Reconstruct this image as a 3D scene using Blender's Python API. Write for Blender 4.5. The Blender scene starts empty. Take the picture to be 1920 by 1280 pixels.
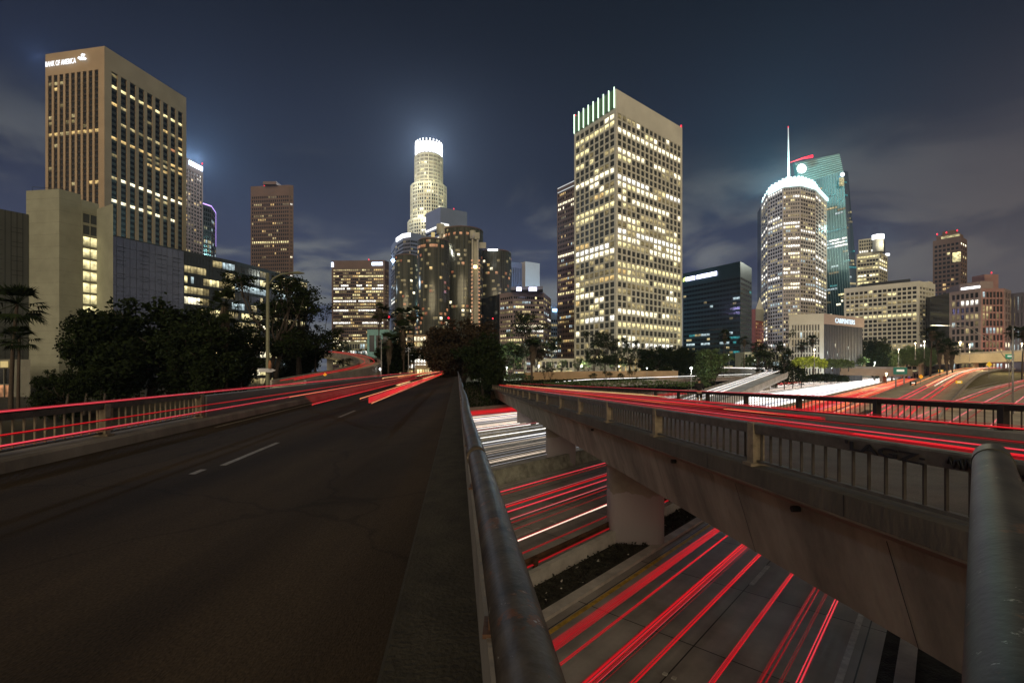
import bpy, math, random
from mathutils import Vector
R = math.radians
rnd = random.Random(7)
F, CX, HY, EZ = 900.0, 960.0, 690.0, 1.85          # focal length in px, principal column, horizon row, eye height
sc = bpy.context.scene
COL = sc.collection

# ------------------------------------------------------------------ camera
cam = bpy.data.cameras.new('camera')
cam.sensor_width = 36; cam.lens = F/1920*36
cam.shift_y = 50/1920; cam.clip_start = .05; cam.clip_end = 6000
co = bpy.data.objects.new('camera', cam); COL.objects.link(co)
co.location = (0, 0, EZ); co.rotation_euler = (R(90), 0, 0)
sc.camera = co
# ------------------------------------------------------------------ sky
W = bpy.data.worlds.new('World'); sc.world = W; W.use_nodes = True
nt = W.node_tree; nt.nodes.clear()
def N(t, **k):
    n = nt.nodes.new(t)
    for a, b in k.items():
        if a == 'op': n.operation = b
        else: setattr(n, a, b)
    return n
def ramp(fac, stops, interp='EASE'):
    n = N('ShaderNodeValToRGB'); n.color_ramp.interpolation = interp
    e = n.color_ramp.elements
    while len(e) < len(stops): e.new(.5)
    for el, (p, c) in zip(e, stops):
        el.position = p; el.color = (c[0], c[1], c[2], 1) if hasattr(c, '__len__') else (c, c, c, 1)
    if fac is not None: nt.links.new(fac, n.inputs[0])
    return n.outputs[0]
def math_(op, a, b=None, c=None):
    n = N('ShaderNodeMath'); n.operation = op
    for i, v in enumerate((a, b, c)):
        if v is None: continue
        if isinstance(v, (int, float)): n.inputs[i].default_value = v
        else: nt.links.new(v, n.inputs[i])
    return n.outputs[0]
def mixc(mode, f, a, b):
    n = N('ShaderNodeMix'); n.data_type = 'RGBA'; n.blend_type = mode
    for s, v in ((0, f), (6, a), (7, b)):
        if isinstance(v, (int, float)): n.inputs[s].default_value = v
        elif isinstance(v, tuple): n.inputs[s].default_value = (*v, 1)
        else: nt.links.new(v, n.inputs[s])
    return n.outputs[2]
tc = N('ShaderNodeTexCoord'); sep = N('ShaderNodeSeparateXYZ'); nt.links.new(tc.outputs['Generated'], sep.inputs[0])
X, Y, Z = sep.outputs
base = ramp(Z, [(0, (.085, .095, .130)), (.07, (.078, .088, .128)), (.2, (.034, .039, .078)), (.38, (.0095, .011, .027)), (.62, (.0025, .0032, .0100)), (1, (.002, .0025, .008))])
warm = ramp(Z, [(0, (.110, .092, .092)), (.12, (.094, .080, .086)), (.28, (.038, .035, .050)), (.5, (.008, .008, .018)), (1, (.003, .004, .012))])
azr = math_('DIVIDE', X, math_('ADD', math_('ABSOLUTE', Y), .25))
base = mixc('MIX', ramp(azr, [(.42, 0), (.8, 1)]), base, warm)
# thin night cloud, low over the city
den = math_('ADD', Z, .16)
comb = N('ShaderNodeCombineXYZ'); nt.links.new(math_('DIVIDE', X, den), comb.inputs[0]); nt.links.new(math_('DIVIDE', Y, den), comb.inputs[1])
comb.inputs[2].default_value = 3.1
no = N('ShaderNodeTexNoise'); no.inputs['Scale'].default_value = 1.5; no.inputs['Detail'].default_value = 5; no.inputs['Roughness'].default_value = .5
no.inputs['Distortion'].default_value = .6
nt.links.new(comb.outputs[0], no.inputs['Vector'])
cl = ramp(no.outputs[0], [(.46, 0), (.64, 1)])
cm = math_('MULTIPLY', cl, ramp(Z, [(.02, .55), (.14, .9), (.3, .5), (.42, 0)]))
base = mixc('MIX', cm, base, mixc('MIX', ramp(azr, [(.35, 0), (.8, 1)]), (.17, .175, .17), (.115, .098, .098)))
# warm glow added to the unseen sky behind the camera, to light the facades
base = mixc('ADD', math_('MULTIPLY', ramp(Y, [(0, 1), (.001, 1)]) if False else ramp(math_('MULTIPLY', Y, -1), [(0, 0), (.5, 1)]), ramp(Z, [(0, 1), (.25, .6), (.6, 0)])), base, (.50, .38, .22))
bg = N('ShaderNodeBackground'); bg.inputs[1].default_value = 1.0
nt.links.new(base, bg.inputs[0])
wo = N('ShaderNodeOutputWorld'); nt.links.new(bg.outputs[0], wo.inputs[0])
# ------------------------------------------------------------------ one low, broad, warm light: the lit city behind the photographer
sl = bpy.data.lights.new('sun', 'SUN'); sl.energy = 1.75; sl.angle = R(50); sl.color = (1, .80, .55)
so = bpy.data.objects.new('sun', sl); COL.objects.link(so)
sd = Vector((-.02, -1.0, .46)).normalized()
so.rotation_euler = sd.to_track_quat('Z', 'Y').to_euler()
# ------------------------------------------------------------------ exposure
vs = sc.view_settings; vs.view_transform = 'Standard'; vs.look = 'None'; vs.exposure = 0; vs.gamma = 1
cy = sc.cycles; cy.use_denoising = True; cy.max_bounces = 5; cy.diffuse_bounces = 2; cy.glossy_bounces = 3; cy.transparent_max_bounces = 6
cy.sample_clamp_indirect = 3; cy.caustics_reflective = False; cy.caustics_refractive = False

# ================================================================== helpers
def P(px, py, d): return Vector(((px-CX)*d/F, d, EZ+(HY-py)*d/F))
def PZ(px, d, z): return Vector(((px-CX)*d/F, d, z))
MATS = {}
def mat(name, col, rough=.8, metal=0, var=.15, vscale=.6, bump=0., bscale=20, emit=None, es=0, sample=True, col2=None, stretch=None, coord='pos', spec=.5, detail=5):
    if name in MATS: return MATS[name]
    m = bpy.data.materials.new(name); m.use_nodes = True; t = m.node_tree; b = t.nodes['Principled BSDF']
    b.inputs['Roughness'].default_value = rough; b.inputs['Metallic'].default_value = metal
    b.inputs['Specular IOR Level'].default_value = spec
    if coord == 'pos': src = t.nodes.new('ShaderNodeNewGeometry').outputs['Position']
    else: src = t.nodes.new('ShaderNodeTexCoord').outputs['Object']
    if stretch:
        mp = t.nodes.new('ShaderNodeMapping'); mp.inputs['Scale'].default_value = stretch; t.links.new(src, mp.inputs[0]); src = mp.outputs[0]
    nz = t.nodes.new('ShaderNodeTexNoise'); nz.inputs['Scale'].default_value = vscale; nz.inputs['Detail'].default_value = detail; nz.inputs['Roughness'].default_value = .62
    t.links.new(src, nz.inputs['Vector'])
    cr = t.nodes.new('ShaderNodeValToRGB')
    c2 = col2 or tuple(min(1, c*(1+var)) for c in col); c1 = tuple(c*(1-var) for c in col)
    cr.color_ramp.elements[0].position = .32; cr.color_ramp.elements[0].color = (*c1, 1)
    cr.color_ramp.elements[1].position = .68; cr.color_ramp.elements[1].color = (*c2, 1)
    t.links.new(nz.outputs[0], cr.inputs[0]); t.links.new(cr.outputs[0], b.inputs['Base Color'])
    if bump:
        n2 = t.nodes.new('ShaderNodeTexNoise'); n2.inputs['Scale'].default_value = bscale; n2.inputs['Detail'].default_value = 6
        t.links.new(src, n2.inputs['Vector'])
        bp = t.nodes.new('ShaderNodeBump'); bp.inputs['Strength'].default_value = bump; bp.inputs['Distance'].default_value = .05
        t.links.new(n2.outputs[0], bp.inputs['Height']); t.links.new(bp.outputs[0], b.inputs['Normal'])
    if emit:
        b.inputs['Emission Color'].default_value = (*emit, 1); b.inputs['Emission Strength'].default_value = es
        if not sample: m.cycles.emission_sampling = 'NONE'
    MATS[name] = m; return m
def spots(m, scale, thr, col, soft=.02, rough=None, stretch=(1, 1, 1)):
    """flecks or patches of another colour: rust, chipped paint, scratches"""
    t = m.node_tree; b = t.nodes['Principled BSDF']; src = b.inputs['Base Color'].links[0].from_socket
    g = t.nodes.new('ShaderNodeNewGeometry'); mp = t.nodes.new('ShaderNodeMapping'); mp.inputs['Scale'].default_value = stretch; t.links.new(g.outputs['Position'], mp.inputs[0])
    n = t.nodes.new('ShaderNodeTexNoise'); n.inputs['Scale'].default_value = scale; n.inputs['Detail'].default_value = 6; n.inputs['Roughness'].default_value = .7; t.links.new(mp.outputs[0], n.inputs[0])
    r = t.nodes.new('ShaderNodeMapRange'); r.inputs[1].default_value = thr; r.inputs[2].default_value = thr+soft; t.links.new(n.outputs[0], r.inputs[0])
    x = t.nodes.new('ShaderNodeMix'); x.data_type = 'RGBA'; t.links.new(r.outputs[0], x.inputs[0]); t.links.new(src, x.inputs[6]); x.inputs[7].default_value = (*col, 1); t.links.new(x.outputs[2], b.inputs['Base Color'])
def streak(name, col, s, vary=.35):
    """light given off along a traffic streak; brightness drifts slowly along it"""
    if name in MATS: return MATS[name]
    m = bpy.data.materials.new(name); m.use_nodes = True; t = m.node_tree; b = t.nodes['Principled BSDF']
    b.inputs['Base Color'].default_value = (.02, .02, .02, 1); b.inputs['Emission Color'].default_value = (*col, 1)
    g = t.nodes.new('ShaderNodeNewGeometry'); nz = t.nodes.new('ShaderNodeTexNoise'); nz.inputs['Scale'].default_value = .12; nz.inputs['Detail'].default_value = 2
    t.links.new(g.outputs['Position'], nz.inputs['Vector'])
    mr = t.nodes.new('ShaderNodeMapRange'); mr.inputs['From Min'].default_value = .3; mr.inputs['From Max'].default_value = .7
    mr.inputs['To Min'].default_value = s*(1-vary); mr.inputs['To Max'].default_value = s*(1+vary)
    t.links.new(nz.outputs[0], mr.inputs[0]); t.links.new(mr.outputs[0], b.inputs['Emission Strength'])
    MATS[name] = m; return m
def pane(name, col, s, base=(.015, .017, .02)):
    """window glass; where a room behind is lit, ceiling lights and furniture make it uneven"""
    m = bpy.data.materials.new('glass_'+name); m.use_nodes = True; t = m.node_tree; b = t.nodes['Principled BSDF']
    b.inputs['Base Color'].default_value = (*base, 1); b.inputs['Roughness'].default_value = .12
    if s:
        b.inputs['Roughness'].default_value = .3
        g = t.nodes.new('ShaderNodeNewGeometry'); nz = t.nodes.new('ShaderNodeTexNoise'); nz.inputs['Scale'].default_value = .55; nz.inputs['Detail'].default_value = 3
        t.links.new(g.outputs['Position'], nz.inputs['Vector'])
        mr = t.nodes.new('ShaderNodeMapRange'); mr.inputs['From Min'].default_value = .36; mr.inputs['From Max'].default_value = .62
        mr.inputs['To Min'].default_value = .35; mr.inputs['To Max'].default_value = 1.25
        t.links.new(nz.outputs[0], mr.inputs[0])
        uv = t.nodes.new('ShaderNodeUVMap'); sp = t.nodes.new('ShaderNodeSeparateXYZ'); t.links.new(uv.outputs[0], sp.inputs[0])
        m2 = t.nodes.new('ShaderNodeMapRange'); m2.inputs['From Min'].default_value = .1; m2.inputs['From Max'].default_value = .75
        m2.inputs['To Min'].default_value = .4; m2.inputs['To Max'].default_value = 1.1; t.links.new(sp.outputs[1], m2.inputs[0])
        mu = t.nodes.new('ShaderNodeMath'); mu.operation = 'MULTIPLY'; t.links.new(mr.outputs[0], mu.inputs[0]); t.links.new(m2.outputs[0], mu.inputs[1])
        mv = t.nodes.new('ShaderNodeMath'); mv.operation = 'MULTIPLY'; t.links.new(mu.outputs[0], mv.inputs[0]); mv.inputs[1].default_value = s
        t.links.new(mv.outputs[0], b.inputs['Emission Strength']); b.inputs['Emission Color'].default_value = (*col, 1)
        m.cycles.emission_sampling = 'NONE'
    return m
PN = dict(faint=pane('faint', (.9, .9, .6), .022), dark=pane('dark', None, 0), mirror=pane('mirror', None, 0, (.05, .06, .07)),  # faint: slight glow put into panes of unlit rooms
    dim=pane('dim', (1, .78, .34), .24), dull=pane('dull', (1, .80, .38), .6), warm=pane('warm', (1, .68, .26), 1.0), yellow=pane('yellow', (1, .86, .42), 1.5),
    bright=pane('bright', (1, .9, .62), 2.4), white=pane('white', (1, .97, .88), 2.2), orange=pane('orange', (1, .45, .20), .55), ember=pane('ember', (1, .33, .14), .30),
    cool=pane('cool', (.75, .95, 1), .8), teal=pane('teal', (.1, .75, .8), .35), green=pane('green', (.1, .9, .45), .35), purple=pane('purple', (.4, .3, 1), .7))
PK = list(PN)

class MB:
    def __init__(s): s.v = []; s.f = []; s.m = []; s.uv = {}; s.sm = []
    def face(s, pts, mi=0, smooth=False, uv=False):
        b = len(s.v); s.v += [tuple(p) for p in pts]; s.f.append(tuple(range(b, b+len(pts)))); s.m.append(mi); s.sm.append(smooth)
        if uv: s.uv[len(s.f)-1] = [(0, 0), (1, 0), (1, 1), (0, 1)]
        return s
    def hexa(s, p, mi=0):     # p: 4 bottom ccw, 4 top ccw
        b = len(s.v); s.v += [tuple(q) for q in p]
        for q in ((0, 3, 2, 1), (4, 5, 6, 7), (0, 1, 5, 4), (1, 2, 6, 5), (2, 3, 7, 6), (3, 0, 4, 7)):
            s.f.append(tuple(b+i for i in q)); s.m.append(mi); s.sm.append(False)
        return s
    def box(s, c, size, rz=0, mi=0):
        x, y, z = (k/2 for k in size); ca, sa = math.cos(rz), math.sin(rz)
        pts = [(c[0]+a*x*ca-b*y*sa, c[1]+a*x*sa+b*y*ca, c[2]+e*z) for e in (-1, 1) for a, b in ((-1, -1), (1, -1), (1, 1), (-1, 1))]
        return s.hexa(pts, mi)
    def prism(s, poly, z0, z1, mi=0):
        b = len(s.v); n = len(poly)
        s.v += [(p[0], p[1], z0) for p in poly] + [(p[0], p[1], z1) for p in poly]
        for i in range(n):
            j = (i+1) % n; s.f.append((b+i, b+j, b+n+j, b+n+i)); s.m.append(mi); s.sm.append(False)
        s.f.append(tuple(b+n+i for i in range(n))); s.m.append(mi); s.sm.append(False)
        s.f.append(tuple(b+n-1-i for i in range(n))); s.m.append(mi); s.sm.append(False)
        return s
    def tube(s, pts, r, n=10, mi=0, cap=True, sq=1.0, dark=None):
        pts = [Vector(p) for p in pts]; b = len(s.v)
        for i, p in enumerate(pts):
            d = (pts[min(i+1, len(pts)-1)]-pts[max(i-1, 0)]).normalized()
            a = d.cross(Vector((0, 0, 1)))
            if a.length < .05: a = d.cross(Vector((0, 1, 0)))
            a.normalize(); u = a.cross(d).normalized(); rr = r[i] if hasattr(r, '__len__') else r
            for k in range(n):
                t = 2*math.pi*k/n; s.v.append(tuple(p+a*math.cos(t)*rr+u*math.sin(t)*rr*sq))
        for i in range(len(pts)-1):
            for k in range(n):
                k2 = (k+1) % n; s.f.append((b+i*n+k, b+i*n+k2, b+(i+1)*n+k2, b+(i+1)*n+k)); s.m.append(mi if dark is None or math.sin(2*math.pi*(k+.5)/n) > -.1 else dark); s.sm.append(dark is None)
        if cap:
            s.f.append(tuple(b+k for k in range(n))[::-1]); s.m.append(mi); s.sm.append(False)
            s.f.append(tuple(b+(len(pts)-1)*n+k for k in range(n))); s.m.append(mi); s.sm.append(False)
        return s
    def sweep(s, pts, prof, mi=0, closed=True):
        """prof: (side, up) pairs; side is horizontal, to the right of travel"""
        pts = [Vector(p) for p in pts]; b = len(s.v); n = len(prof)
        for i, p in enumerate(pts):
            d = (pts[min(i+1, len(pts)-1)]-pts[max(i-1, 0)]); a = Vector((d.y, -d.x, 0)).normalized()
            for q in prof: s.v.append((p.x+a.x*q[0], p.y+a.y*q[0], p.z+q[1]))
        for i in range(len(pts)-1):
            for k in range(n if closed else n-1):
                k2 = (k+1) % n; s.f.append((b+i*n+k, b+i*n+k2, b+(i+1)*n+k2, b+(i+1)*n+k)); s.m.append(mi); s.sm.append(False)
        if closed:
            s.f.append(tuple(b+k for k in range(n))[::-1]); s.m.append(mi); s.sm.append(False)
            s.f.append(tuple(b+(len(pts)-1)*n+k for k in range(n))); s.m.append(mi); s.sm.append(False)
        return s
    def mesh(s, name, mats, org=(0, 0, 0)):
        me = bpy.data.meshes.new(name)
        me.from_pydata([(x-org[0], y-org[1], z-org[2]) for x, y, z in s.v], [], s.f)
        for m in (mats if isinstance(mats, (list, tuple)) else [mats]): me.materials.append(m)
        me.polygons.foreach_set('material_index', s.m); me.polygons.foreach_set('use_smooth', s.sm)
        if s.uv:
            l = me.uv_layers.new(name='UVMap')
            for fi, u in s.uv.items():
                for k, li in enumerate(me.polygons[fi].loop_indices): l.data[li].uv = u[k]
        me.update(); return me
    def build(s, name, mats, parent=None):
        org = parent.location if parent is not None and parent.parent is None else (parent['wo'] if parent is not None else (0, 0, 0))
        o = bpy.data.objects.new(name, s.mesh(name, mats, org)); COL.objects.link(o)
        if parent is not None: o.parent = parent
        o['wo'] = tuple(org); return o
def tag(o, label=None, cat=None, group=None, kind=None):
    if label: o['label'] = label
    if cat: o['category'] = cat
    if group: o['group'] = group
    if kind: o['kind'] = kind
    return o
def empty(name, loc, label, cat, group=None):
    o = bpy.data.objects.new(name, None); COL.objects.link(o); o.location = loc; o.empty_display_size = .5
    return tag(o, label, cat, group)
def copy_tree(o, parent=None):
    c = o.copy(); COL.objects.link(c)
    if parent: c.parent = parent
    for ch in [k for k in COL.objects if k.parent == o]: copy_tree(ch, c)
    return c
def struct(mb, name, m): return tag(mb.build(name, m), kind='structure')
def text_mesh(txt, size, mt, depth=.1, bold=0.0):
    cu = bpy.data.curves.new('t', 'FONT'); cu.body = txt; cu.size = size; cu.extrude = depth; cu.offset = bold; cu.align_x = 'LEFT'
    o = bpy.data.objects.new('t', cu); COL.objects.link(o); dg = bpy.context.evaluated_depsgraph_get(); dg.update()
    me = bpy.data.meshes.new_from_object(o.evaluated_get(dg)); me.materials.clear(); me.materials.append(mt)
    bpy.data.objects.remove(o); return me
def put_text(txt, a, b, z, height, mt, parent, name='lettering', out=.6, bold=0.0):
    """letters standing on the wall from plan point a to b, seen from outside"""
    me = text_mesh(txt, 1, mt, .05, bold); xs = [v.co.x for v in me.vertices]; L = max(xs)-min(xs)
    a = Vector((a[0], a[1])); b = Vector((b[0], b[1])); u = (b-a); ln = u.length; u.normalize(); nrm = Vector((u.y, -u.x))
    o = bpy.data.objects.new(name, me); COL.objects.link(o); o.parent = parent
    p = Vector((a.x+nrm.x*out, a.y+nrm.y*out, z))
    o.location = p-parent.location; o.rotation_euler = (R(90), 0, math.atan2(u.y, u.x)); o.scale = (ln/L, height/.7, 2)
    return o
def lamp(loc, col, e, r=.3, name='lamp_light', parent=None):
    l = bpy.data.lights.new(name, 'POINT'); l.color = col; l.energy = e; l.shadow_soft_size = r
    o = bpy.data.objects.new(name, l); COL.objects.link(o); o.location = loc
    if parent is not None: o.parent = parent; o.location = Vector(loc)-parent.location
    return o

# ================================================================== ground and freeway (42 degrees to the right of the view)
TH = R(42); DIR = Vector((math.sin(TH), math.cos(TH))); NQ = Vector((math.cos(TH), -math.sin(TH)))
FZ = -6.15
def QS(q, s, z=FZ): return Vector((NQ.x*q+DIR.x*s, NQ.y*q+DIR.y*s, z))
def sm(t): t = max(0, min(1, t)); return t*t*(3-2*t)
def top_z(x): return -5.2+3.7*sm((x+75)/45)
def ground_z(x, y):
    q = NQ.x*x+NQ.y*y
    if q > -62: return FZ-.15
    return FZ-.15+(top_z(x)-FZ+.15)*sm((-62-q)/14)
M_earth = mat('earth', (.035, .032, .02), .95, var=.4, vscale=.25, bump=.6, bscale=3)
qs = [-1050, -850, -700, -450, -300, -220, -170, -140, -120, -105, -95, -88, -82, -76, -72.5, -69, -65.5, -62, -50, -30, 0, 60, 150, 400, 700, 1000]
ss = [-380, -300, -150]+list(range(-120, 300, 15))+[320, 360, 420, 520, 700, 900, 1150]
g = MB()
for i in range(len(qs)-1):
    for j in range(len(ss)-1):
        pp = []
        for q, s_ in ((qs[i], ss[j]), (qs[i+1], ss[j]), (qs[i+1], ss[j+1]), (qs[i], ss[j+1])):
            v = QS(q, s_); pp.append((v.x, v.y, ground_z(v.x, v.y)))
        g.face(pp)
struct(g, 'ground', M_earth)

# freeway concrete: slabs with dark joints and lane stains, aligned to the lanes
def freeway_mat(name, col, slab=(3.66, 4.6)):
    m = bpy.data.materials.new(name); m.use_nodes = True; t = m.node_tree; b = t.nodes['Principled BSDF']; L = t.links.new
    g = t.nodes.new('ShaderNodeNewGeometry'); mp = t.nodes.new('ShaderNodeMapping'); mp.vector_type = 'POINT'; mp.inputs['Rotation'].default_value = (0, 0, TH)
    L(g.outputs['Position'], mp.inputs[0])      # x = across, y = along
    br = t.nodes.new('ShaderNodeTexBrick'); br.offset = 0; br.inputs['Scale'].default_value = 1; br.inputs['Mortar Size'].default_value = .022; br.inputs['Mortar Smooth'].default_value = .3
    br.inputs['Brick Width'].default_value = slab[0]; br.inputs['Row Height'].default_value = slab[1]
    sh = t.nodes.new('ShaderNodeVectorMath'); sh.inputs[1].default_value = (5.34+.03, 0, 0); L(mp.outputs[0], sh.inputs[0]); L(sh.outputs[0], br.inputs[0])
    c = col
    br.inputs['Color1'].default_value = (*c, 1); br.inputs['Color2'].default_value = (*[k*.82 for k in c], 1); br.inputs['Mortar'].default_value = (.012, .012, .012, 1)
    nz = t.nodes.new('ShaderNodeTexNoise'); nz.inputs['Scale'].default_value = .5; nz.inputs['Detail'].default_value = 8; nz.inputs['Roughness'].default_value = .65; L(mp.outputs[0], nz.inputs[0])
    m2 = t.nodes.new('ShaderNodeMapping'); m2.inputs['Scale'].default_value = (1.1, .04, 1); L(mp.outputs[0], m2.inputs[0])
    n2 = t.nodes.new('ShaderNodeTexNoise'); n2.inputs['Scale'].default_value = 1; n2.inputs['Detail'].default_value = 4; L(m2.outputs[0], n2.inputs[0])
    r1 = t.nodes.new('ShaderNodeMapRange'); r1.inputs[1].default_value = .3; r1.inputs[2].default_value = .7; r1.inputs[3].default_value = .62; r1.inputs[4].default_value = 1.2; L(nz.outputs[0], r1.inputs[0])
    r2 = t.nodes.new('ShaderNodeMapRange'); r2.inputs[1].default_value = .35; r2.inputs[2].default_value = .65; r2.inputs[3].default_value = .7; r2.inputs[4].default_value = 1.1; L(n2.outputs[0], r2.inputs[0])
    mu = t.nodes.new('ShaderNodeMath'); mu.operation = 'MULTIPLY'; L(r1.outputs[0], mu.inputs[0]); L(r2.outputs[0], mu.inputs[1])
    mx = t.nodes.new('ShaderNodeVectorMath'); mx.operation = 'SCALE'; L(br.outputs[0], mx.inputs[0]); L(mu.outputs[0], mx.inputs['Scale'])
    L(mx.outputs[0], b.inputs['Base Color']); b.inputs['Roughness'].default_value = .62
    bp = t.nodes.new('ShaderNodeBump'); bp.inputs['Strength'].default_value = .4; bp.inputs['Distance'].default_value = .02; L(nz.outputs[0], bp.inputs['Height']); L(bp.outputs[0], b.inputs['Normal'])
    MATS[name] = m; return m
M_fw = freeway_mat('freeway_concrete', (.52, .50, .45)); M_fw2 = freeway_mat('freeway_concrete_pale', (.40, .39, .36))
def worn_asphalt(name, col):
    m = mat(name, col, .9, spec=.12, var=.28, vscale=.45, bump=.3, bscale=70, stretch=(1, .35, 1), detail=8); t = m.node_tree; b = t.nodes['Principled BSDF']; L = t.links.new
    src = b.inputs['Base Color'].links[0].from_socket; g = t.nodes.new('ShaderNodeNewGeometry')
    n = t.nodes.new('ShaderNodeTexNoise'); n.inputs['Scale'].default_value = 1.3; n.inputs['Detail'].default_value = 6; L(g.outputs['Position'], n.inputs[0])
    ad = t.nodes.new('ShaderNodeVectorMath'); ad.operation = 'MULTIPLY_ADD'; L(n.outputs['Color'], ad.inputs[0]); ad.inputs[1].default_value = (.9, .9, 0); L(g.outputs['Position'], ad.inputs[2])
    v = t.nodes.new('ShaderNodeTexVoronoi'); v.feature = 'DISTANCE_TO_EDGE'; v.inputs['Scale'].default_value = .22; L(ad.outputs[0], v.inputs[0])
    r = t.nodes.new('ShaderNodeMapRange'); r.inputs[1].default_value = .002; r.inputs[2].default_value = .010; r.inputs[3].default_value = .7; r.inputs[4].default_value = 1; L(v.outputs['Distance'], r.inputs[0])
    w = t.nodes.new('ShaderNodeMapping'); w.inputs['Rotation'].default_value = (0, 0, -.114); w.inputs['Scale'].default_value = (.55, .03, 1); L(g.outputs['Position'], w.inputs[0])
    n2 = t.nodes.new('ShaderNodeTexNoise'); n2.inputs['Scale'].default_value = 1; n2.inputs['Detail'].default_value = 4; L(w.outputs[0], n2.inputs[0])
    r2 = t.nodes.new('ShaderNodeMapRange'); r2.inputs[1].default_value = .35; r2.inputs[2].default_value = .65; r2.inputs[3].default_value = .6; r2.inputs[4].default_value = 1.45; L(n2.outputs[0], r2.inputs[0])
    fn = t.nodes.new('ShaderNodeTexNoise'); fn.inputs['Scale'].default_value = 45; fn.inputs['Detail'].default_value = 2; L(g.outputs['Position'], fn.inputs[0])
    r3 = t.nodes.new('ShaderNodeMapRange'); r3.inputs[1].default_value = .3; r3.inputs[2].default_value = .7; r3.inputs[3].default_value = .7; r3.inputs[4].default_value = 1.35; L(fn.outputs[0], r3.inputs[0])
    m1 = t.nodes.new('ShaderNodeMath'); m1.operation = 'MULTIPLY'; L(r.outputs[0], m1.inputs[0]); L(r2.outputs[0], m1.inputs[1])
    m2 = t.nodes.new('ShaderNodeMath'); m2.operation = 'MULTIPLY'; L(m1.outputs[0], m2.inputs[0]); L(r3.outputs[0], m2.inputs[1])
    sc_ = t.nodes.new('ShaderNodeVectorMath'); sc_.operation = 'SCALE'; L(src, sc_.inputs[0]); L(m2.outputs[0], sc_.inputs['Scale']); L(sc_.outputs[0], b.inputs['Base Color'])
    return m
M_conc = mat('concrete', (.27, .25, .215), .85, var=.28, vscale=.5, bump=.35, bscale=9)
M_concd = mat('concrete_stained', (.20, .175, .14), .85, var=.38, vscale=.7, bump=.4, bscale=12, stretch=(1, 1, .35))
M_concl = mat('concrete_pale', (.56, .55, .49), .8, var=.25, vscale=1.2, bump=.3, bscale=8)
M_asph = worn_asphalt('asphalt_old', (.034, .024, .0135))
M_dirt = mat('median_dirt', (.034, .034, .024), .95, var=.7, vscale=2.5, bump=1, bscale=12)
M_white = mat('paint_white', (.6, .6, .56), .6, var=.3, vscale=5)
M_yel = mat('paint_yellow', (.62, .40, .05), .7, var=.4, vscale=4)
M_black = mat('joint_black', (.01, .01, .01), .8)
def strip(name, q0, q1, s0, s1, z, m, n=40):
    b = MB()
    for i in range(n):
        a, c = s0+(s1-s0)*i/n, s0+(s1-s0)*(i+1)/n
        b.face([QS(q0, a, z), QS(q1, a, z), QS(q1, c, z), QS(q0, c, z)])
    return struct(b, name, m)
strip('road_near', -9.75, -1.3, -60, 190, FZ, M_fw)
strip('road_tail_lights', -22.6, -11.35, -60, 700, FZ, M_fw)
strip('road_head_lights', -37.7, -23.3, -60, 700, FZ, M_fw2)
strip('road_far_side', -60.5, -38.4, -60, 700, FZ, M_fw2)
strip('median_planting', -11.1, -9.75, -60, 120, FZ+.10, M_dirt)
# shoulder wedge that opens to the right past the bridge
b = MB(); b.face([QS(-1.3, 60, FZ-.004), QS(40, 60, FZ-.004), QS(60, 190, FZ-.004), QS(-1.3, 190, FZ-.004)]); struct(b, 'road_apron', mat('apron_concrete', (.30, .27, .20), .8, var=.25, vscale=.3))
mk = MB()
def line(q, s0, s1, w=.12, z=FZ+.004):
    mk.face([QS(q-w/2, s0, z), QS(q+w/2, s0, z), QS(q+w/2, s1, z), QS(q-w/2, s1, z)])
def dash(q, s0, s1, L=2.6, gap=9.6):
    s = s0
    while s < s1: line(q, s, s+L, .16); s += L+gap
line(-2.0, -60, 190, .16)
dash(-5.3, 7.2, 190, 2.3)
for q in (-15.1, -18.8): dash(q, 4, 300)
for q in (-27, -30.6, -34.2): dash(q, 3, 300)
for q in (-42.2, -46, -49.7, -53.4): dash(q, 5, 300)
for q in (-24.0, -37.2, -38.9, -60.0, -22.1): line(q, -60, 400)
struct(mk, 'lane_marking', M_white)
my = MB()
my.face([QS(-8.97, -60, FZ+.004), QS(-8.8, -60, FZ+.004), QS(-8.8, 190, FZ+.004), QS(-8.97, 190, FZ+.004)])
struct(my, 'lane_edge_marking', M_yel)
# lane reflectors
rf = MB()
for q, s0 in ((-5.3, 12), (-8.6, 10), (-15.1, 20), (-18.8, 17)):
    for k in range(14):
        for dd in (-.12, .12): v = QS(q+dd, s0+k*11.9, FZ+.02); rf.box(v, (.11, .11, .03), -TH)
tag(rf.build('lane_reflector', M_concl), 'small raised ceramic lane dots on the freeway below the bridges', 'lane dots', kind='stuff')

# kerbs, barriers, low wall
def along(q, s0, s1, z=FZ, n=30): return [QS(q, s0+(s1-s0)*i/n, z) for i in range(n+1)]
kb = MB(); kb.sweep(along(-9.55, -60, 120), [(-.2, -.1), (.2, -.1), (.2, .11), (-.2, .11)])
tag(kb.build('kerb', M_concl), 'pale concrete kerb beside the yellow line under the bridge', 'kerb')
lw = empty('low_wall', QS(-11.2, 5), 'low pale concrete wall with rusty guard rail beside the dark median', 'low wall')
MB().sweep(along(-11.15, -60, 60), [(-.12, -.1), (.12, -.1), (.12, .62), (-.12, .62)]).build('wall', M_concl, lw)
M_rust = mat('rusty_steel', (.10, .05, .025), .7, .3, var=.5, vscale=3, bump=.3)
gb = MB().sweep(along(-11.5, -60, 60, FZ+.72), [(-.06, -.16), (0, -.05), (-.06, 0), (0, .05), (-.06, .16), (-.1, .16), (-.1, -.16)]); gb.build('guard_rail', M_rust, lw)
for k in range(12):
    MB().box(QS(-11.42, -22+k*6.0, FZ+.42), (.16, .16, .95), -TH).build('post', M_rust, lw)
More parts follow.
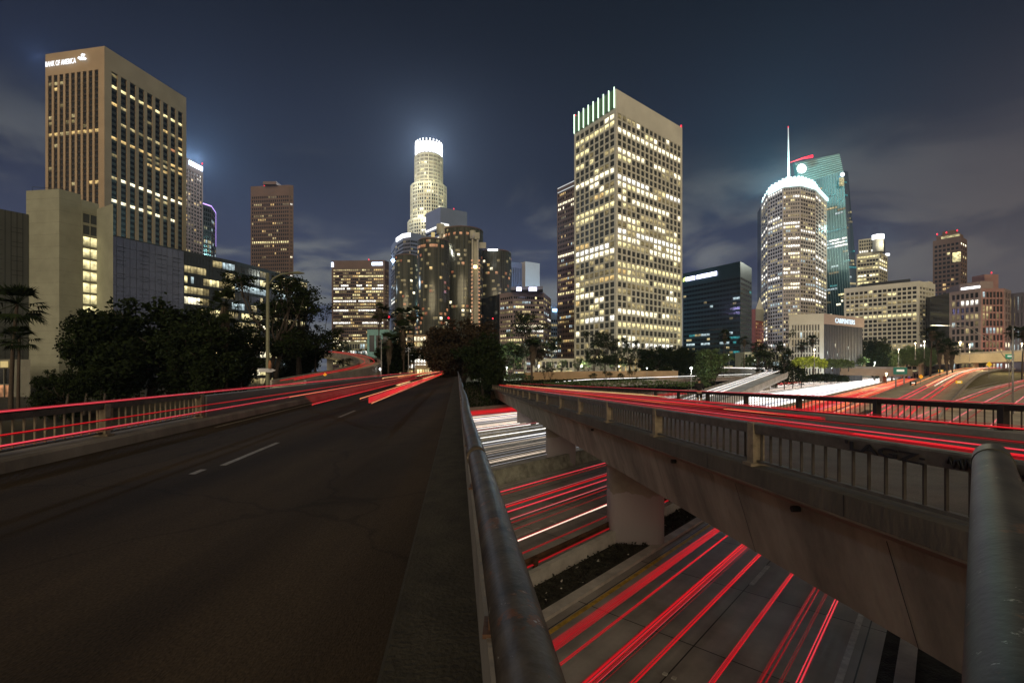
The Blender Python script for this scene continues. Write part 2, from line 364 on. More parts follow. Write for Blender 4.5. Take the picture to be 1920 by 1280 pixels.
def jersey(q, s0, s1, label, m, h=1.0):
    bb = MB().sweep(along(q, s0, s1), [(-.34, -.1), (.34, -.1), (.34, .08), (.18, .34), (.10, h), (-.10, h), (-.18, .34), (-.34, .08)])
    return tag(bb.build('concrete_barrier', m), label, 'barrier')
jersey(-22.95, -60, 650, 'mossy concrete median barrier between the red streaks and the white streaks', mat('concrete_mossy', (.30, .31, .25), .85, var=.45, vscale=1.5, bump=.4, bscale=10))
jersey(-38.05, -60, 650, 'farther pale concrete median barrier beyond the headlight lanes', M_concl)
rw = MB().sweep(along(-61.0, -60, 300), [(-.25, -.2), (.25, -.2), (.25, 1.2), (-.25, 1.2)])
tag(rw.build('retaining_wall', M_conc), 'low retaining wall at the foot of the far freeway bank', 'wall')
# right bank under the abutment
bk = MB()
for i in range(14):
    s0, s1 = -40+i*6.2, -40+(i+1)*6.2
    for (q0, z0), (q1, z1) in (((-1.3, -.01), (-.95, -.01)), ((-.95, .12), (-.55, .12)), ((-.55, .02), (3.0, .15)), ((3.0, .15), (8, 2.6)), ((8, 2.6), (16, 3.6)), ((16, 3.6), (40, 4.0))):
        k0 = 1-sm((s0-22)/22); k1 = 1-sm((s1-22)/22)
        bk.face([QS(q0, s0, FZ+z0*k0), QS(q1, s0, FZ+z1*k0), QS(q1, s1, FZ+z1*k1), QS(q0, s1, FZ+z0*k1)], 1 if q0 == -.95 else 0)
struct(bk, 'bank', [M_dirt, M_concl])

# ================================================================== steel and rail materials
M_steel = mat('weathered_tube', (.050, .036, .024), .5, .1, var=.6, vscale=9, bump=.07, bscale=70, col2=(.10, .082, .06), spec=.2)
spots(M_steel, 7, .58, (.12, .05, .02)); spots(M_steel, 28, .66, (.30, .28, .24)); spots(M_steel, 60, .68, (.02, .015, .01), stretch=(1, .15, 1))
M_rail = mat('rail_paint', (.075, .058, .042), .6, .2, var=.5, vscale=4, bump=.3, bscale=25)
M_post = mat('post_paint', (.22, .18, .12), .7, var=.35, vscale=5, bump=.3, bscale=20)
M_gv = mat('galvanised', (.045, .045, .034), .5, .25, var=.4, vscale=5, bump=.05, bscale=60, col2=(.085, .083, .065), spec=.25)
spots(M_gv, 9, .62, (.16, .09, .05), .05); spots(M_gv, 40, .66, (.36, .35, .31)); spots(M_gv, 25, .68, (.04, .038, .03)); spots(M_gv, 14, .70, (.42, .42, .38), stretch=(4, .5, 1))
M_bar = mat('bar_paint', (.05, .042, .034), .55, .2, var=.4, vscale=6)
M_ink = mat('spray_paint', (.004, .004, .004), .6)

# ================================================================== left bridge deck (its direction leans 6.5 degrees left)
SL = -.114
def LD(off, y, z): return Vector((off+SL*y, y, z))
def lpath(off, y0, y1, z=0, n=24): return [LD(off, y0+(y1-y0)*i/n, z) for i in range(n+1)]
left = empty('bridge', LD(-4, 0, FZ), 'bridge carrying the wide dark asphalt road, left of the tubular handrail', 'bridge')
MB().sweep(lpath(0, -14, 92), [(-9.0, -.01), (.35, -.01), (.35, -.95), (-1.2, -1.7), (-7.6, -1.7), (-9.0, -.95)]).build('girder', M_concd, left)
MB().sweep(lpath(0, -14, 92, z=.004), [(-7.9, -.02), (-.42, -.02), (-.42, 0), (-7.9, 0)]).build('road_surface', M_asph, left)
MB().sweep(lpath(0, -14, 92), [(-.42, -.02), (.32, -.02), (.32, .27), (-.39, .25), (-.42, .2)]).build('kerb', mat('kerb_concrete', (.045, .040, .028), .9, spec=.15, var=.3, vscale=3, bump=.5, bscale=30), left)
MB().sweep(lpath(0, -14, 92), [(-8.95, -.02), (-7.9, -.02), (-7.93, .2), (-7.98, .25), (-8.95, .28)]).build('kerb', M_concd, left)
MB().sweep(lpath(.22, -14, 92, z=.26), [(-.09, -.05), (.09, -.05), (.09, .4), (-.09, .4)]).build('parapet', M_concd, left)
for yy in (22, 45, 68): MB().box(LD(-4.3, yy, (FZ-1.7)/2), (5.5, 1.4, -1.7-FZ), TH*0).build('pier', M_concd, left)
mk = MB()
def ldash(off, y0, y1, w=.12): mk.face([LD(off-w/2, y0, .009), LD(off+w/2, y0, .009), LD(off+w/2, y1, .009), LD(off-w/2, y1, .009)])
for k in range(9): ldash(-4.45, 9.1+k*9.0, 11.9+k*9.0)
ldash(-4.62, 8.35, 8.75); ldash(-7.55, 15, 90)
struct(mk, 'lane_marking', mat('paint_worn', (.17, .145, .10), .7, var=.6, vscale=8))
gr = MB(); gr.sweep([LD(-4, 92, -.3), LD(-4, 108, .02), LD(-3.4, 140, .1), LD(-1, 180, .2)], [(-5, -1.2), (5, -1.2), (5, 0), (-5, 0)]); struct(gr, 'road_beyond', M_asph)
# tubular hand rail beside the camera
hr = empty('handrail', LD(.13, 2, 0), 'thick weathered steel tube handrail running away beside the kerb', 'handrail')
hp = [LD(.13+.012*math.sin(y*.8), y, 1.25+.006*math.sin(y*1.7)) for y in [-2+.5*i for i in range(60)]+list(range(28, 92, 3))]
MB().tube(hp, .064, 20).build('tube', M_steel, hr)
for k in range(34):
    y = 2.2+k*2.6
    pb = MB().box(LD(.17, y, .92), (.05, .09, .55), 0); pb.box(LD(.17, y, .665), (.1, .16, .02)); pb.build('post', M_rust, hr)
sleeves = MB().tube([LD(.13, 3.2, 1.25), LD(.13, 3.44, 1.25)], .0675, 20); sleeves.build('sleeve', M_steel, hr)
# diagonal tube at the right, coming back to the camera
hr2 = empty('handrail', (1.2, 1.2, 0), 'grey galvanised tube handrail with blunt end at the right edge of frame', 'handrail')
rp = [Vector((.967*d+.066, d, 1.474)) for d in (.18, .5, .8, 1.2, 1.6, 1.9, 2.02)]
rp += [Vector((2.049, 2.05, 1.472)), Vector((2.066, 2.07, 1.47))]
MB().tube(rp, [.060]*7+[.055, .03], 24).build('tube', M_gv, hr2)
MB().tube([(1.30, 1.31, .2), (1.30, 1.31, 1.42)], .03, 10).build('post', M_gv, hr2)
MB().tube([(1.95, 1.97, .2), (1.95, 1.97, 1.42)], .03, 10).build('post', M_gv, hr2)
MB().tube([(1.865, 1.86, 1.474), (1.884, 1.88, 1.474)], .064, 24).build('weld_collar', M_gv, hr2)
gw = MB().sweep([(0.5, -.6, FZ), (1.6, 1.0, FZ), (2.8, 2.1, FZ)], [(.12, 0), (.5, 0), (.5, 6.5), (.12, 6.5)])
tag(gw.build('gore_wall', M_concd), 'dark concrete wall joining the two bridges below the grey tube', 'wall')

# ---- balustrade railings: posts, thick top rail, base rail, balusters
def railing(label, fpt, posts, t0, t1, bal=.32, h=.72, first=None, rail_h=.17, scribbles=None, rail_m=None, post_m=None, bar_m=None):
    """fpt(t, side, up) -> point; posts: list of t"""
    o0 = fpt(posts[0], 0, 0); r = empty('railing', o0, label, 'railing')
    n = max(2, int((t1-t0)/1.5)); ts = [t0+(t1-t0)*i/n for i in range(n+1)]
    def sw(pr, nm, m):
        b = MB(); b.sweep([fpt(t, 0, 0) for t in ts], pr); return b.build(nm, m, r)
    top = sw([(-.07, h-rail_h), (.07, h-rail_h), (.09, h-.02), (.07, h), (-.07, h), (-.09, h-.02)], 'top_rail', rail_m or M_rail)
    sw([(-.04, .05), (.04, .05), (.04, .09), (-.04, .09)], 'base_rail', rail_m or M_rail)
    for t in posts:
        p = fpt(t, 0, 0); q = fpt(t+.1, 0, 0); a = math.atan2(q.y-p.y, q.x-p.x)
        b = MB(); b.box((p.x, p.y, p.z+h/2-.01), (.17, .20, h+.03), a); b.box((p.x, p.y, p.z+.015), (.24, .32, .05), a); b.build('post', post_m or M_post, r)
    k = 0; t = t0+.15; me = None; rest = MB(); cnt = 0
    while t < t1:
        if min(abs(t-q) for q in posts) > .14:
            p = fpt(t, 0, 0); q = fpt(t+.1, 0, 0); a = math.atan2(q.y-p.y, q.x-p.x)
            if cnt < 100:
                if me is None: bb = MB().box((0, 0, (h-rail_h)/2+.04), (.020, .034, h-rail_h-.075)); me = bb.mesh('baluster', bar_m or M_bar)
                o = bpy.data.objects.new('baluster', me); COL.objects.link(o); o.parent = r; o.location = p-r.location; o.rotation_euler.z = a
            else: rest.box((p.x, p.y, p.z+(h-rail_h)/2+.04), (.022, .045, h-rail_h-.075), a)
            cnt += 1
        t += bal
    if rest.f: tag(rest.build('baluster', bar_m or M_bar, r), kind='stuff')
    return r, top
def fl(t, s, u): return LD(-8.3+s, t, .27+u)
railing('railing with rust-brown top rail on the left kerb of the dark road', fl, [2.86, 7.06, 11.26, 15.46], -2, 15.5, bal=.235, h=.80, bar_m=M_post)
cw = MB().sweep(lpath(-8.3, 15.62, 92), [(-.15, 0), (.15, 0), (.15, .95), (-.15, .95)])  # added wall stands in for the grey blur of a passing vehicle
tag(cw.build('stand_in_wall', mat('stand_in_grey', (.17, .17, .165), .8, var=.3, vscale=.8, stretch=(1, .1, 1))), 'plain grey wall added in place of a blurred vehicle, beyond the end post of the left railing', 'wall')

# ================================================================== right bridge
RS = -.0924
def RB(off, y, up=0): return Vector((4.73+off+RS*y, y, EZ-1.40-.027*y+up))     # up measured from the kerb top
ys = [3.2, 5, 8, 12, 17, 23, 30, 40, 52, 66, 80, 97]
def rpath(off, up=0, y0=None):
    return [RB(off, y, up) for y in ys]
right = empty('bridge', RB(5, 12, -7), 'bridge with box girder and rounded piers crossing over the freeway lanes', 'bridge')
M_gd = mat('girder_concrete', (.26, .245, .19), .85, var=.42, vscale=.9, bump=.3, bscale=9, stretch=(1, 1, .3), detail=8); spots(M_gd, 1.2, .60, (.10, .085, .065), .12, stretch=(1, 1, .25)); spots(M_gd, 22, .70, (.09, .08, .06))
MB().sweep(rpath(0), [(.02, -.21), (10.48, -.21), (10.48, -.34), (10.0, -.58), (9.6, -1.95), (.92, -1.95), (.52, -.58), (.02, -.34)]).build('girder', mat('girder_concrete', (.25, .23, .185), .85, var=.42, vscale=.9, bump=.3, bscale=9, stretch=(1, 1, .3), detail=8), right)
MB().sweep(rpath(0), [(-.02, -.30), (.62, -.30), (.62, -.02), (.1, 0), (-.02, -.02)]).build('kerb', mat('ledge_concrete', (.085, .074, .056), .85, var=.35, vscale=1.2, bump=.4, bscale=12, stretch=(1, 1, .4)), right)
MB().sweep(rpath(0), [(9.9, -.30), (10.52, -.30), (10.52, -.02), (10.4, 0), (9.9, -.02)]).build('kerb', M_conc, right)
MB().sweep(rpath(0), [(.62, -.26), (9.9, -.26), (9.9, -.2), (.62, -.2)]).build('road_surface', mat('deck_concrete', (.085, .07, .055), .65, var=.3, vscale=1.2, bump=.6, bscale=40), right)
sm_ = MB()
for y in (6.0, 9.4, 13.5, 18.2, 24, 31, 39, 48, 58):
    q = [RB(o_-.008, y+dy, u_) for dy, o_, u_ in ((0, .52, -.60), (.014, .52, -.60), (.014, .92, -1.94), (0, .92, -1.94))]; sm_.face(q)
    q = [RB(-.026, y+dy, u_) for dy, u_ in ((0, -.02), (.014, -.02), (.014, -.29), (0, -.29))]; sm_.face(q)
sm_.build('seam', M_black, right)
dr = MB()
for y in (7.6, 12.1, 20.0): dr.tube([RB(.40, y, -.62), RB(.52, y, -.62)], .05, 8)
dr.build('drain', M_black, right)
for yc, xo in ((22.5, 0), (40.4, 0), (63.7, 0)):
    p = RB(3.1, yc, 0); b = MB(); poly = []
    for k in range(28):
        a = 2*math.pi*k/28; c, s_ = math.cos(a), math.sin(a); e = .42
        poly.append((math.copysign(abs(c)**e, c)*1.25, math.copysign(abs(s_)**e, s_)*1.0))
    ca, sa = math.cos(-.1), math.sin(-.1); poly = [(p.x+x*ca-y*sa, p.y+x*sa+y*ca) for x, y in poly]
    b.prism(poly, FZ-.2, p.z-1.9)
    M_pier = MATS.get('pier_concrete')
    if not M_pier:
        M_pier = mat('pier_concrete', (.27, .24, .20), .8, var=.25, vscale=.8, bump=.3, bscale=8)
        t = M_pier.node_tree; bs = t.nodes['Principled BSDF']; src = bs.inputs['Base Color'].links[0].from_socket
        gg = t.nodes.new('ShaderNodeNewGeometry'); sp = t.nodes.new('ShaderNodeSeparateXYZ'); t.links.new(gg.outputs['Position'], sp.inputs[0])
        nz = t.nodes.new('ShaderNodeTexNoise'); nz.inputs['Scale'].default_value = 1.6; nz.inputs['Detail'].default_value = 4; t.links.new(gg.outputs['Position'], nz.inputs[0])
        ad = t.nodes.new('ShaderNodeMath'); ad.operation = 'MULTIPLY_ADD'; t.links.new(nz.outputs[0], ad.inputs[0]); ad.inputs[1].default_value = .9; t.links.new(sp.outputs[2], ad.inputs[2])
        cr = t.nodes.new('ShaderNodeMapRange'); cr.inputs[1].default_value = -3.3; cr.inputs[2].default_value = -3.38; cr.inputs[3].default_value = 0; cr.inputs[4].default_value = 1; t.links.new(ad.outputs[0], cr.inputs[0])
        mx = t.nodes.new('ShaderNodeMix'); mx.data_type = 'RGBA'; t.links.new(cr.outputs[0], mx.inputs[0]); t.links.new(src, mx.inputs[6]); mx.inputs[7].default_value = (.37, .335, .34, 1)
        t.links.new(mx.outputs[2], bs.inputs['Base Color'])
    b.build('pier', M_pier, right)
MB().sweep([RB(5.2, 97, -1.2), RB(5.0, 125, -.6), RB(3, 160, .4)], [(-5.2, -1), (5.2, -1), (5.2, .95), (-5.2, .95)]).build('approach', M_asph, right)
ab = MB().sweep([RB(5.2, -2, -7), RB(5.2, 3.4, -7)], [(-4.2, 0), (5.2, 0), (5.2, 6.6), (-4.2, 6.6)])
tag(ab.build('abutment', M_concd), 'dark concrete abutment carrying the near end of the right bridge', 'abutment')
def fr(t, s, u): return RB(.12+s, t, u)
def ff(t, s, u): return RB(10.4+s, t, u)
nr, ntop = railing('near railing of the right bridge with sprayed writing on its top rail', fr, [3.9+4.18*i for i in range(22)], 3.3, 94, bal=.235, h=.70, rail_m=mat('rail_paint_pale', (.095, .088, .074), .6, .1, var=.4, vscale=4))
for nm, y0, y1, zz in (("'LAGZ:", 6.05, 5.0, .545),):
    a = RB(.03, y0, zz); b_ = RB(.03, y1, zz)
    me = text_mesh(nm, 1, M_ink, .01, .02); xs = [v.co.x for v in me.vertices]; o = bpy.data.objects.new('graffiti', me); COL.objects.link(o); o.parent = nr
    o.location = Vector((a.x-.012, a.y, a.z+.01))-nr.location; d = Vector((b_.x-a.x, b_.y-a.y)); o.rotation_euler = (R(90), 0, math.atan2(d.y, d.x)); L = max(xs)-min(xs); o.scale = (d.length/L, .15, .5)
sb = MB(); r2 = random.Random(3)
for k in range(7):
    y = 4.75-.13*k; pts = [RB(.02, y-.02*j, .60+.05*math.sin(k*2.1+j*1.7)+r2.uniform(-.02, .02)) for j in range(7)]
    sb.tube(pts, .013, 6)
sb.build('graffiti', M_ink, nr)
M_raild = mat('rail_dark', (.028, .02, .016), .6, .2, var=.4, vscale=4)
railing('far railing of the right bridge, dark against the bright freeway', ff, [5.2+4.18*i for i in range(21)], 4.5, 92, bal=.235, h=.74, rail_m=M_raild, post_m=M_raild)

# ================================================================== light streaks
RED = streak('streak_red', (1, .012, .022), .72, .3); REDH = streak('streak_red_hot', (1, .06, .09), .85, .2); PINK = streak('streak_pink', (1, .22, .24), .8); RDIM = streak('streak_red_dim', (1, .02, .03), .28)
ORG = streak('streak_orange', (1, .30, .10), 1.0, .2); YLW = streak('streak_yellow', (1, .62, .25), 1.1, .2); WHT = streak('streak_white', (1, .97, .92), 2.6, .2); WDIM = streak('streak_white_dim', (.9, .9, 1), .7); CRM = streak('streak_cream', (1, .8, .62), 1.3)
ORD = 'first second third fourth fifth sixth seventh eighth ninth tenth eleventh twelfth thirteenth fourteenth fifteenth sixteenth seventeenth eighteenth nineteenth twentieth'.split()
def trail(pts, r, m, label, group, sq=1.0, n=6):
    t_ = MB().tube(pts, r, n, sq=sq, dark=1); r0 = max(r) if hasattr(r, '__len__') else r; q_ = random.Random(label)
    for k in range(7):      # thin strands added round the main one to paint its soft glow
        oy, oz, a_ = q_.gauss(0, 1.5)*r0, q_.gauss(0, 1.1)*r0, q_.randint(0, 3)
        t_.tube([Vector(p)+Vector((oy, 0, oz)) for p in pts[a_ if len(pts) > 8 else 0:]], r0*.22, 5, mi=2 if k < 5 else 0, dark=1)
    return tag(t_.build('light_streak', [m, M_black, RDIM]), label, 'light streak', group)
# left road
G = 'tail light streaks along the dark road'
def lt(off, z, y0, y1, r, m, label, sq=1.0, off2=None):
    k = 14; o2 = off if off2 is None else off2
    return trail([LD(off+(o2-off)*sm(i/k*2.2), y0+(y1-y0)*(i/k)**1.6, z) for i in range(k+1)], r, m, label, G, sq)
lt(-6.5, 1.22, 3, 120, .022, REDH, 'topmost thick pinkish red light streak over the left railing', 1.1)
lt(-6.45, .90, 3, 120, .013, RED, 'thin middle red light streak across the left balusters')
lt(-6.35, .76, 3, 120, .017, REDH, 'lowest bright pinkish red light streak across the left balusters')
lt(-4.95, .60, 16.4, 110, .022, RED, 'red light streak starting low at the end of the left railing')
lt(-5.3, .93, 15.2, 110, .014, ORG, 'orange red light streak starting higher just past the left railing')
bb_ = MB()
for k in range(8): bb_.tube([LD(-4.95-.04*k, y, .63+.036*k) for y in (16.5, 22, 32, 45, 60)], .009, 5)
tag(bb_.build('light_streak', RDIM), 'faint dull red sheet of strands between the two lower left streaks', 'light streak', G)
b = MB()
lt(-2.85, .68, 16.0, 110, .020, ORG, 'orange lower edge streak of the red wedge on the near lane')
lt(-2.95, .92, 14.6, 110, .020, ORG, 'orange upper edge streak of the red wedge on the near lane')
tag(MB().sweep([LD(-2.9, y, .80) for y in (15.8, 25, 40, 60, 90)], [(-.02, -.095), (.02, -.095), (.02, .095), (-.02, .095)]).build('light_streak', RED), 'solid red wedge shaped streak filling the near lane of the dark road', 'light streak', G)
lt(-3.6, .80, 29, 37, [.01]+[.07]*13+[.01], YLW, 'short cream glare streak where cars brake in the left lane', 1.0); lt(-3.1, .85, 44, 66, [.01]+[.07]*13+[.01], YLW, 'longer cream glare streak where cars brake in the near lane')
for k in range(5): lt(-6.2+.8*k, 1.0+.05*k, 40+4*k, 130, .05, (YLW, ORG, RED, YLW, REDH)[k], ORD[k]+' from the left of the merging streaks at the far end of the dark road')
# right bridge
G = 'tail light streaks on the right bridge'
def rt(o, a, y0, y1, r, m, label, m_=None):
    k = 16; return trail([RB(o-1.0*sm(i/k*1.5), y0+(y1-y0)*(i/k)**1.7, -.22+a) for i in range(k+1)], ([r*.25, r*.7] if y0 > 8 else [r, r])+[r]*(k-1), m, label, G)
rt(2.75, .62, 3.4, 100, .032, RED, 'lowest wide red streak just above the sprayed top rail')
rt(2.75, .70, 3.4, 100, .016, REDH, 'thin pink red streak riding on the lowest one of the right bridge')
rt(2.9, .80, 11.5, 100, .016, ORG, 'orange streak in the middle of the right bridge that fades at the right')
rt(4.2, .66, 12, 100, .045, RED, 'broad red streak under the orange one on the right bridge')
rt(4.3, .84, 6, 100, .026, RED, 'red streak on the far lane of the right bridge')
rt(4.3, .9, 22, 100, .03, YLW, 'yellow orange streak on the distant half of the right bridge')
rt(3.0, .74, 22, 100, .03, ORG, 'second orange streak on the distant half of the right bridge, nearer the railing')
rt(7.4, 1.12, 9, 100, .012, REDH, 'thin pale red streak running level with the far rail of the right bridge')
rt(2.8, .86, 14, 100, .03, RED, 'red streak just above the orange one on the right bridge')
bb_ = MB()
for k in range(16): bb_.tube([RB(2.85+.1*(k % 4)-.9*sm(y/60), y, -.22+.60+.018*k) for y in (9+k*.6, 14, 20, 28, 40, 60, 90)], .010, 6, dark=1)
tag(bb_.build('light_streak', [RDIM, M_black]), 'sheet of faint red strands filling between the streaks of the right bridge', 'light streak', G)
rt(5.2, .55, 3.4, 70, .01, RDIM, 'faint dark red streak on the far lane of the right bridge')
# near two lanes under the bridges
G = 'tail light streaks on the two nearest freeway lanes'
nl = [(-7.75, .16, 0, 8), (-7.15, .05, 1, 1), (-6.2, .14, 2, 6), (-5.45, .055, 0, 1), (-4.07, .06, 0, 2), (-3.05, .02, 3, 4), (-2.55, .055, 0, 1)]
zt = FZ+.62
desc = ['broad soft red band nearest the yellow line', 'single red streak inside the broad band nearest the yellow line', 'broad bright red band down the middle of the left lane', 'bright red streak right of the middle band', 'lone red streak down the middle of the right lane', 'cluster of faint dim red streaks', 'rightmost bright red streak next to the shoulder']
MIDR = streak('streak_red_mid', (1, .015, .03), .50)
nb = [(.30, 17, 1, .4), (.04, 4, 0, 0), (.26, 14, 0, .3), (.045, 5, 0, 0), (.055, 6, 0, .1), (.28, 7, 3, 0), (.05, 6, 0, .1)]
sr = random.Random(21)
for i, ((q, w, mi, n), de, (wd, ns, cm, hot)) in enumerate(zip(nl, desc, nb)):
    bb_ = MB()
    for k in range(ns):
        o = sr.gauss(0, .38)*wd; edge = abs(o)/wd
        mi_ = cm if cm == 3 else (0 if (edge < .25 and cm == 0) else (1 if edge < .7 or cm == 1 else 3))
        if sr.random() < .25*hot+.05 and cm == 0: mi_ = 2
        rr = sr.uniform(.006, .013) if mi_ != 0 else sr.uniform(.012, .022); zz = zt+sr.uniform(-.05, .05); ph = sr.uniform(0, 6)
        bb_.tube([QS(q+o+.04*math.sin(s_*.03+ph), s_, zz) for s_ in (-40, -10, 5, 15, 25, 35, 50, 80, 120, 160)], rr, 6, mi_, sq=.6, dark=4)
    tag(bb_.build('light_streak', [RED, MIDR, REDH, RDIM, M_black]), de+' under the bridge', 'light streak', G)
# three red lanes
G = 'tail light streaks on the three lane carriageway'
ql = [(a_*.915, b_, c_) for a_, b_, c_ in [(-21.3, .07, REDH), (-20.6, .03, RDIM), (-19.3, .03, PINK), (-18.9, .04, RDIM), (-18.3, .09, RED), (-17.9, .06, REDH), (-17.3, .03, PINK), (-16.6, .03, RDIM), (-15.9, .04, RDIM), (-14.9, .085, RED), (-14.5, .03, CRM), (-13.2, .03, RDIM), (-12.5, .03, RDIM)]]
for i, (q, r_, m) in enumerate(ql):
    bb_ = MB(); w_ = r_*1.6; ms_ = [m, MIDR if m in (RED, REDH) else RDIM, RDIM, M_black]
    for k in range(int(3+r_*38)):
        o = sr.gauss(0, .45)*w_; mi_ = 0 if abs(o) < w_*.4 else (1 if abs(o) < w_*.8 else 2); ph = sr.uniform(0, 6)
        bb_.tube([QS(q+o+.15*math.sin(s_*.013+i)+.03*math.sin(s_*.04+ph), s_, FZ+.7+.1*math.sin(i*1.9)+sr.uniform(-.04, .04)*0) for s_ in (-40, 0, 15, 25, 35, 50, 90, 150, 230, 330, 480)], sr.uniform(.010, .024)*(1.3 if mi_ == 0 else .8), 6, mi_, sq=.6, dark=3)
    tag(bb_.build('light_streak', ms_), f'{ORD[i]} light streak from the mossy barrier on the three lane carriageway', 'light streak', G)
mb = MB()
for i in range(60):
    q = rnd.uniform(-22, -12); rr = rnd.uniform(.04, .09)
    mb.tube([QS(q+.2*math.sin(s_*.01+i), s_, FZ+rnd.uniform(.65, .8)) for s_ in (70, 110, 160, 240, 340, 480)], rr, 5, rnd.choice([0, 0, 1, 2, 2]))
tag(mb.build('light_streak', [RED, PINK, ORG]), 'mass of red and orange tail light streaks filling the distant freeway lanes', 'light streaks', kind='stuff')
# headlight lanes
mb = MB()
for i in range(110):
    q = -37.0+13.2*((i*.618) % 1.0); far_ = i >= 18; rr = rnd.choice([.03, .05, .07]) if far_ else rnd.choice([.010, .012, .016, .024]); z = FZ+rnd.uniform(.6, .95)
    mb.tube([QS(q+.15*math.sin(s_*.012+i), s_, z) for s_ in ((78+rnd.uniform(0, 12), 110, 160, 240, 340, 480) if far_ else (-40, 10, 40, 70, 110, 160, 240, 340, 480))], rr, 5, rnd.choice([0, 1, 1, 2, 0]))
tag(mb.build('light_streak', [WHT, WDIM, CRM]), 'mass of white headlight streaks between the two concrete median barriers', 'light streaks', kind='stuff')
mb = MB()
for i in range(40):
    q = -59.5+20.5*((i*.618) % 1.0); rr = rnd.choice([.015, .02, .03, .04]); z = FZ+rnd.uniform(.6, .95)
    mb.tube([QS(q, s_, z) for s_ in (-40, 10, 50, 90, 140, 220, 340, 480)], rr, 5, 3 if q < -53 else rnd.choice([0, 1, 2, 2, 4]))
tag(mb.build('light_streak', [WHT, WDIM, CRM, RED, PINK]), 'mass of white and pink light streaks on the farthest freeway lanes', 'light streaks', kind='stuff')

# ================================================================== a person standing at the far railing, seen from behind
def skin(nodes, edges, name, m, parent):
    me = bpy.data.meshes.new(name); ks = list(nodes); me.from_pydata([nodes[k][0] for k in ks], [(ks.index(a), ks.index(b_)) for a, b_ in edges], [])
    o = bpy.data.objects.new(name, me); COL.objects.link(o); md = o.modifiers.new('s', 'SKIN'); md.use_smooth_shade = True
    for i, k in enumerate(ks): r_ = nodes[k][1]; me.skin_vertices[0].data[i].radius = r_ if hasattr(r_, '__len__') else (r_, r_)
    me.skin_vertices[0].data[0].use_root = True; sb_ = o.modifiers.new('u', 'SUBSURF'); sb_.levels = sb_.render_levels = 2
    dg = bpy.context.evaluated_depsgraph_get(); dg.update(); m2 = bpy.data.meshes.new_from_object(o.evaluated_get(dg)); m2.name = name
    bpy.data.objects.remove(o); m2.materials.clear(); m2.materials.append(m); o = bpy.data.objects.new(name, m2); COL.objects.link(o); o.parent = parent; return o
pp = RB(9.5, 29.5, -.2)
per = empty('person', pp, 'person in black top standing with back turned at the far railing of the right bridge', 'person'); per.rotation_euler.z = R(-28)
M_skin = mat('skin', (.38, .24, .17), .6, var=.08); M_top = mat('cloth_black', (.012, .012, .014), .9, var=.2); M_sock = mat('sock_pale', (.5, .48, .44), .9, var=.08); M_shoe = mat('shoe_dark', (.05, .04, .04), .6)
nd = {'pel': ((0, 0, .95), (.15, .11)), 'sp': ((0, 0, 1.14), (.13, .10)), 'ch': ((0, 0, 1.34), (.16, .11)), 'nk': ((0, .005, 1.49), .055), 'hb': ((0, .02, 1.57), .075), 'hd': ((0, .025, 1.655), (.083, .098)), 'ht': ((0, .015, 1.73), .06), 'ns': ((0, .135, 1.63), .014)}
ed = [('pel', 'sp'), ('sp', 'ch'), ('ch', 'nk'), ('nk', 'hb'), ('hb', 'hd'), ('hd', 'ht'), ('hd', 'ns')]
for s_, c_ in ((1, 'r'), (-1, 'l')):
    nd.update({'sh'+c_: ((s_*.185, 0, 1.42), .058), 'el'+c_: ((s_*.25, .03, 1.14), .043), 'wr'+c_: ((s_*.15, .25, 1.17), .027), 'pm'+c_: ((s_*.12, .32, 1.19), (.034, .016)), 'hp'+c_: ((s_*.09, 0, .88), .092), 'kn'+c_: ((s_*.11, .015, .49), .056), 'cf'+c_: ((s_*.112, -.015, .36), .056), 'an'+c_: ((s_*.12, -.02, .09), .038), 'he'+c_: ((s_*.12, -.05, .045), .034), 'to'+c_: ((s_*.13, .15, .035), .032)})
    ed += [('ch', 'sh'+c_), ('sh'+c_, 'el'+c_), ('el'+c_, 'wr'+c_), ('wr'+c_, 'pm'+c_), ('pel', 'hp'+c_), ('hp'+c_, 'kn'+c_), ('kn'+c_, 'cf'+c_), ('cf'+c_, 'an'+c_), ('an'+c_, 'he'+c_), ('an'+c_, 'to'+c_)]
    for f_ in range(5):
        b0 = Vector((s_*.12, .32, 1.19)); dx = (f_-1.5)*.018
        if f_ == 4: p1, p2 = b0+Vector((-s_*.035, -.01, .015)), b0+Vector((-s_*.05, .02, .03))
        else: p1, p2 = b0+Vector((dx, .055, .0)), b0+Vector((dx*.9, .085-.006*abs(f_-1), -.025))
        nd[f'f{f_}a'+c_] = (tuple(p1), .0095); nd[f'f{f_}b'+c_] = (tuple(p2), .0075); ed += [('pm'+c_, f'f{f_}a'+c_), (f'f{f_}a'+c_, f'f{f_}b'+c_)]
skin(nd, ed, 'body', M_skin, per)
nt_ = {'w': ((0, 0, .93), (.175, .135)), 'sp': ((0, 0, 1.14), (.155, .125)), 'ch': ((0, 0, 1.34), (.185, .135)), 'nk': ((0, 0, 1.48), .085)}; et = [('w', 'sp'), ('sp', 'ch'), ('ch', 'nk')]
for s_, c_ in ((1, 'r'), (-1, 'l')):
    nt_.update({'sh'+c_: ((s_*.19, 0, 1.42), .078), 'el'+c_: ((s_*.26, .03, 1.13), .062), 'wr'+c_: ((s_*.165, .22, 1.165), .045)}); et += [('ch', 'sh'+c_), ('sh'+c_, 'el'+c_), ('el'+c_, 'wr'+c_)]
skin(nt_, et, 'jacket', M_top, per)
ns_ = {'w': ((0, 0, .97), (.165, .13))}; es_ = []
for s_, c_ in ((1, 'r'), (-1, 'l')): ns_.update({'h'+c_: ((s_*.095, 0, .86), .115), 'k'+c_: ((s_*.115, .01, .55), .085)}); es_ += [('w', 'h'+c_), ('h'+c_, 'k'+c_)]
skin(ns_, es_, 'shorts', M_top, per)
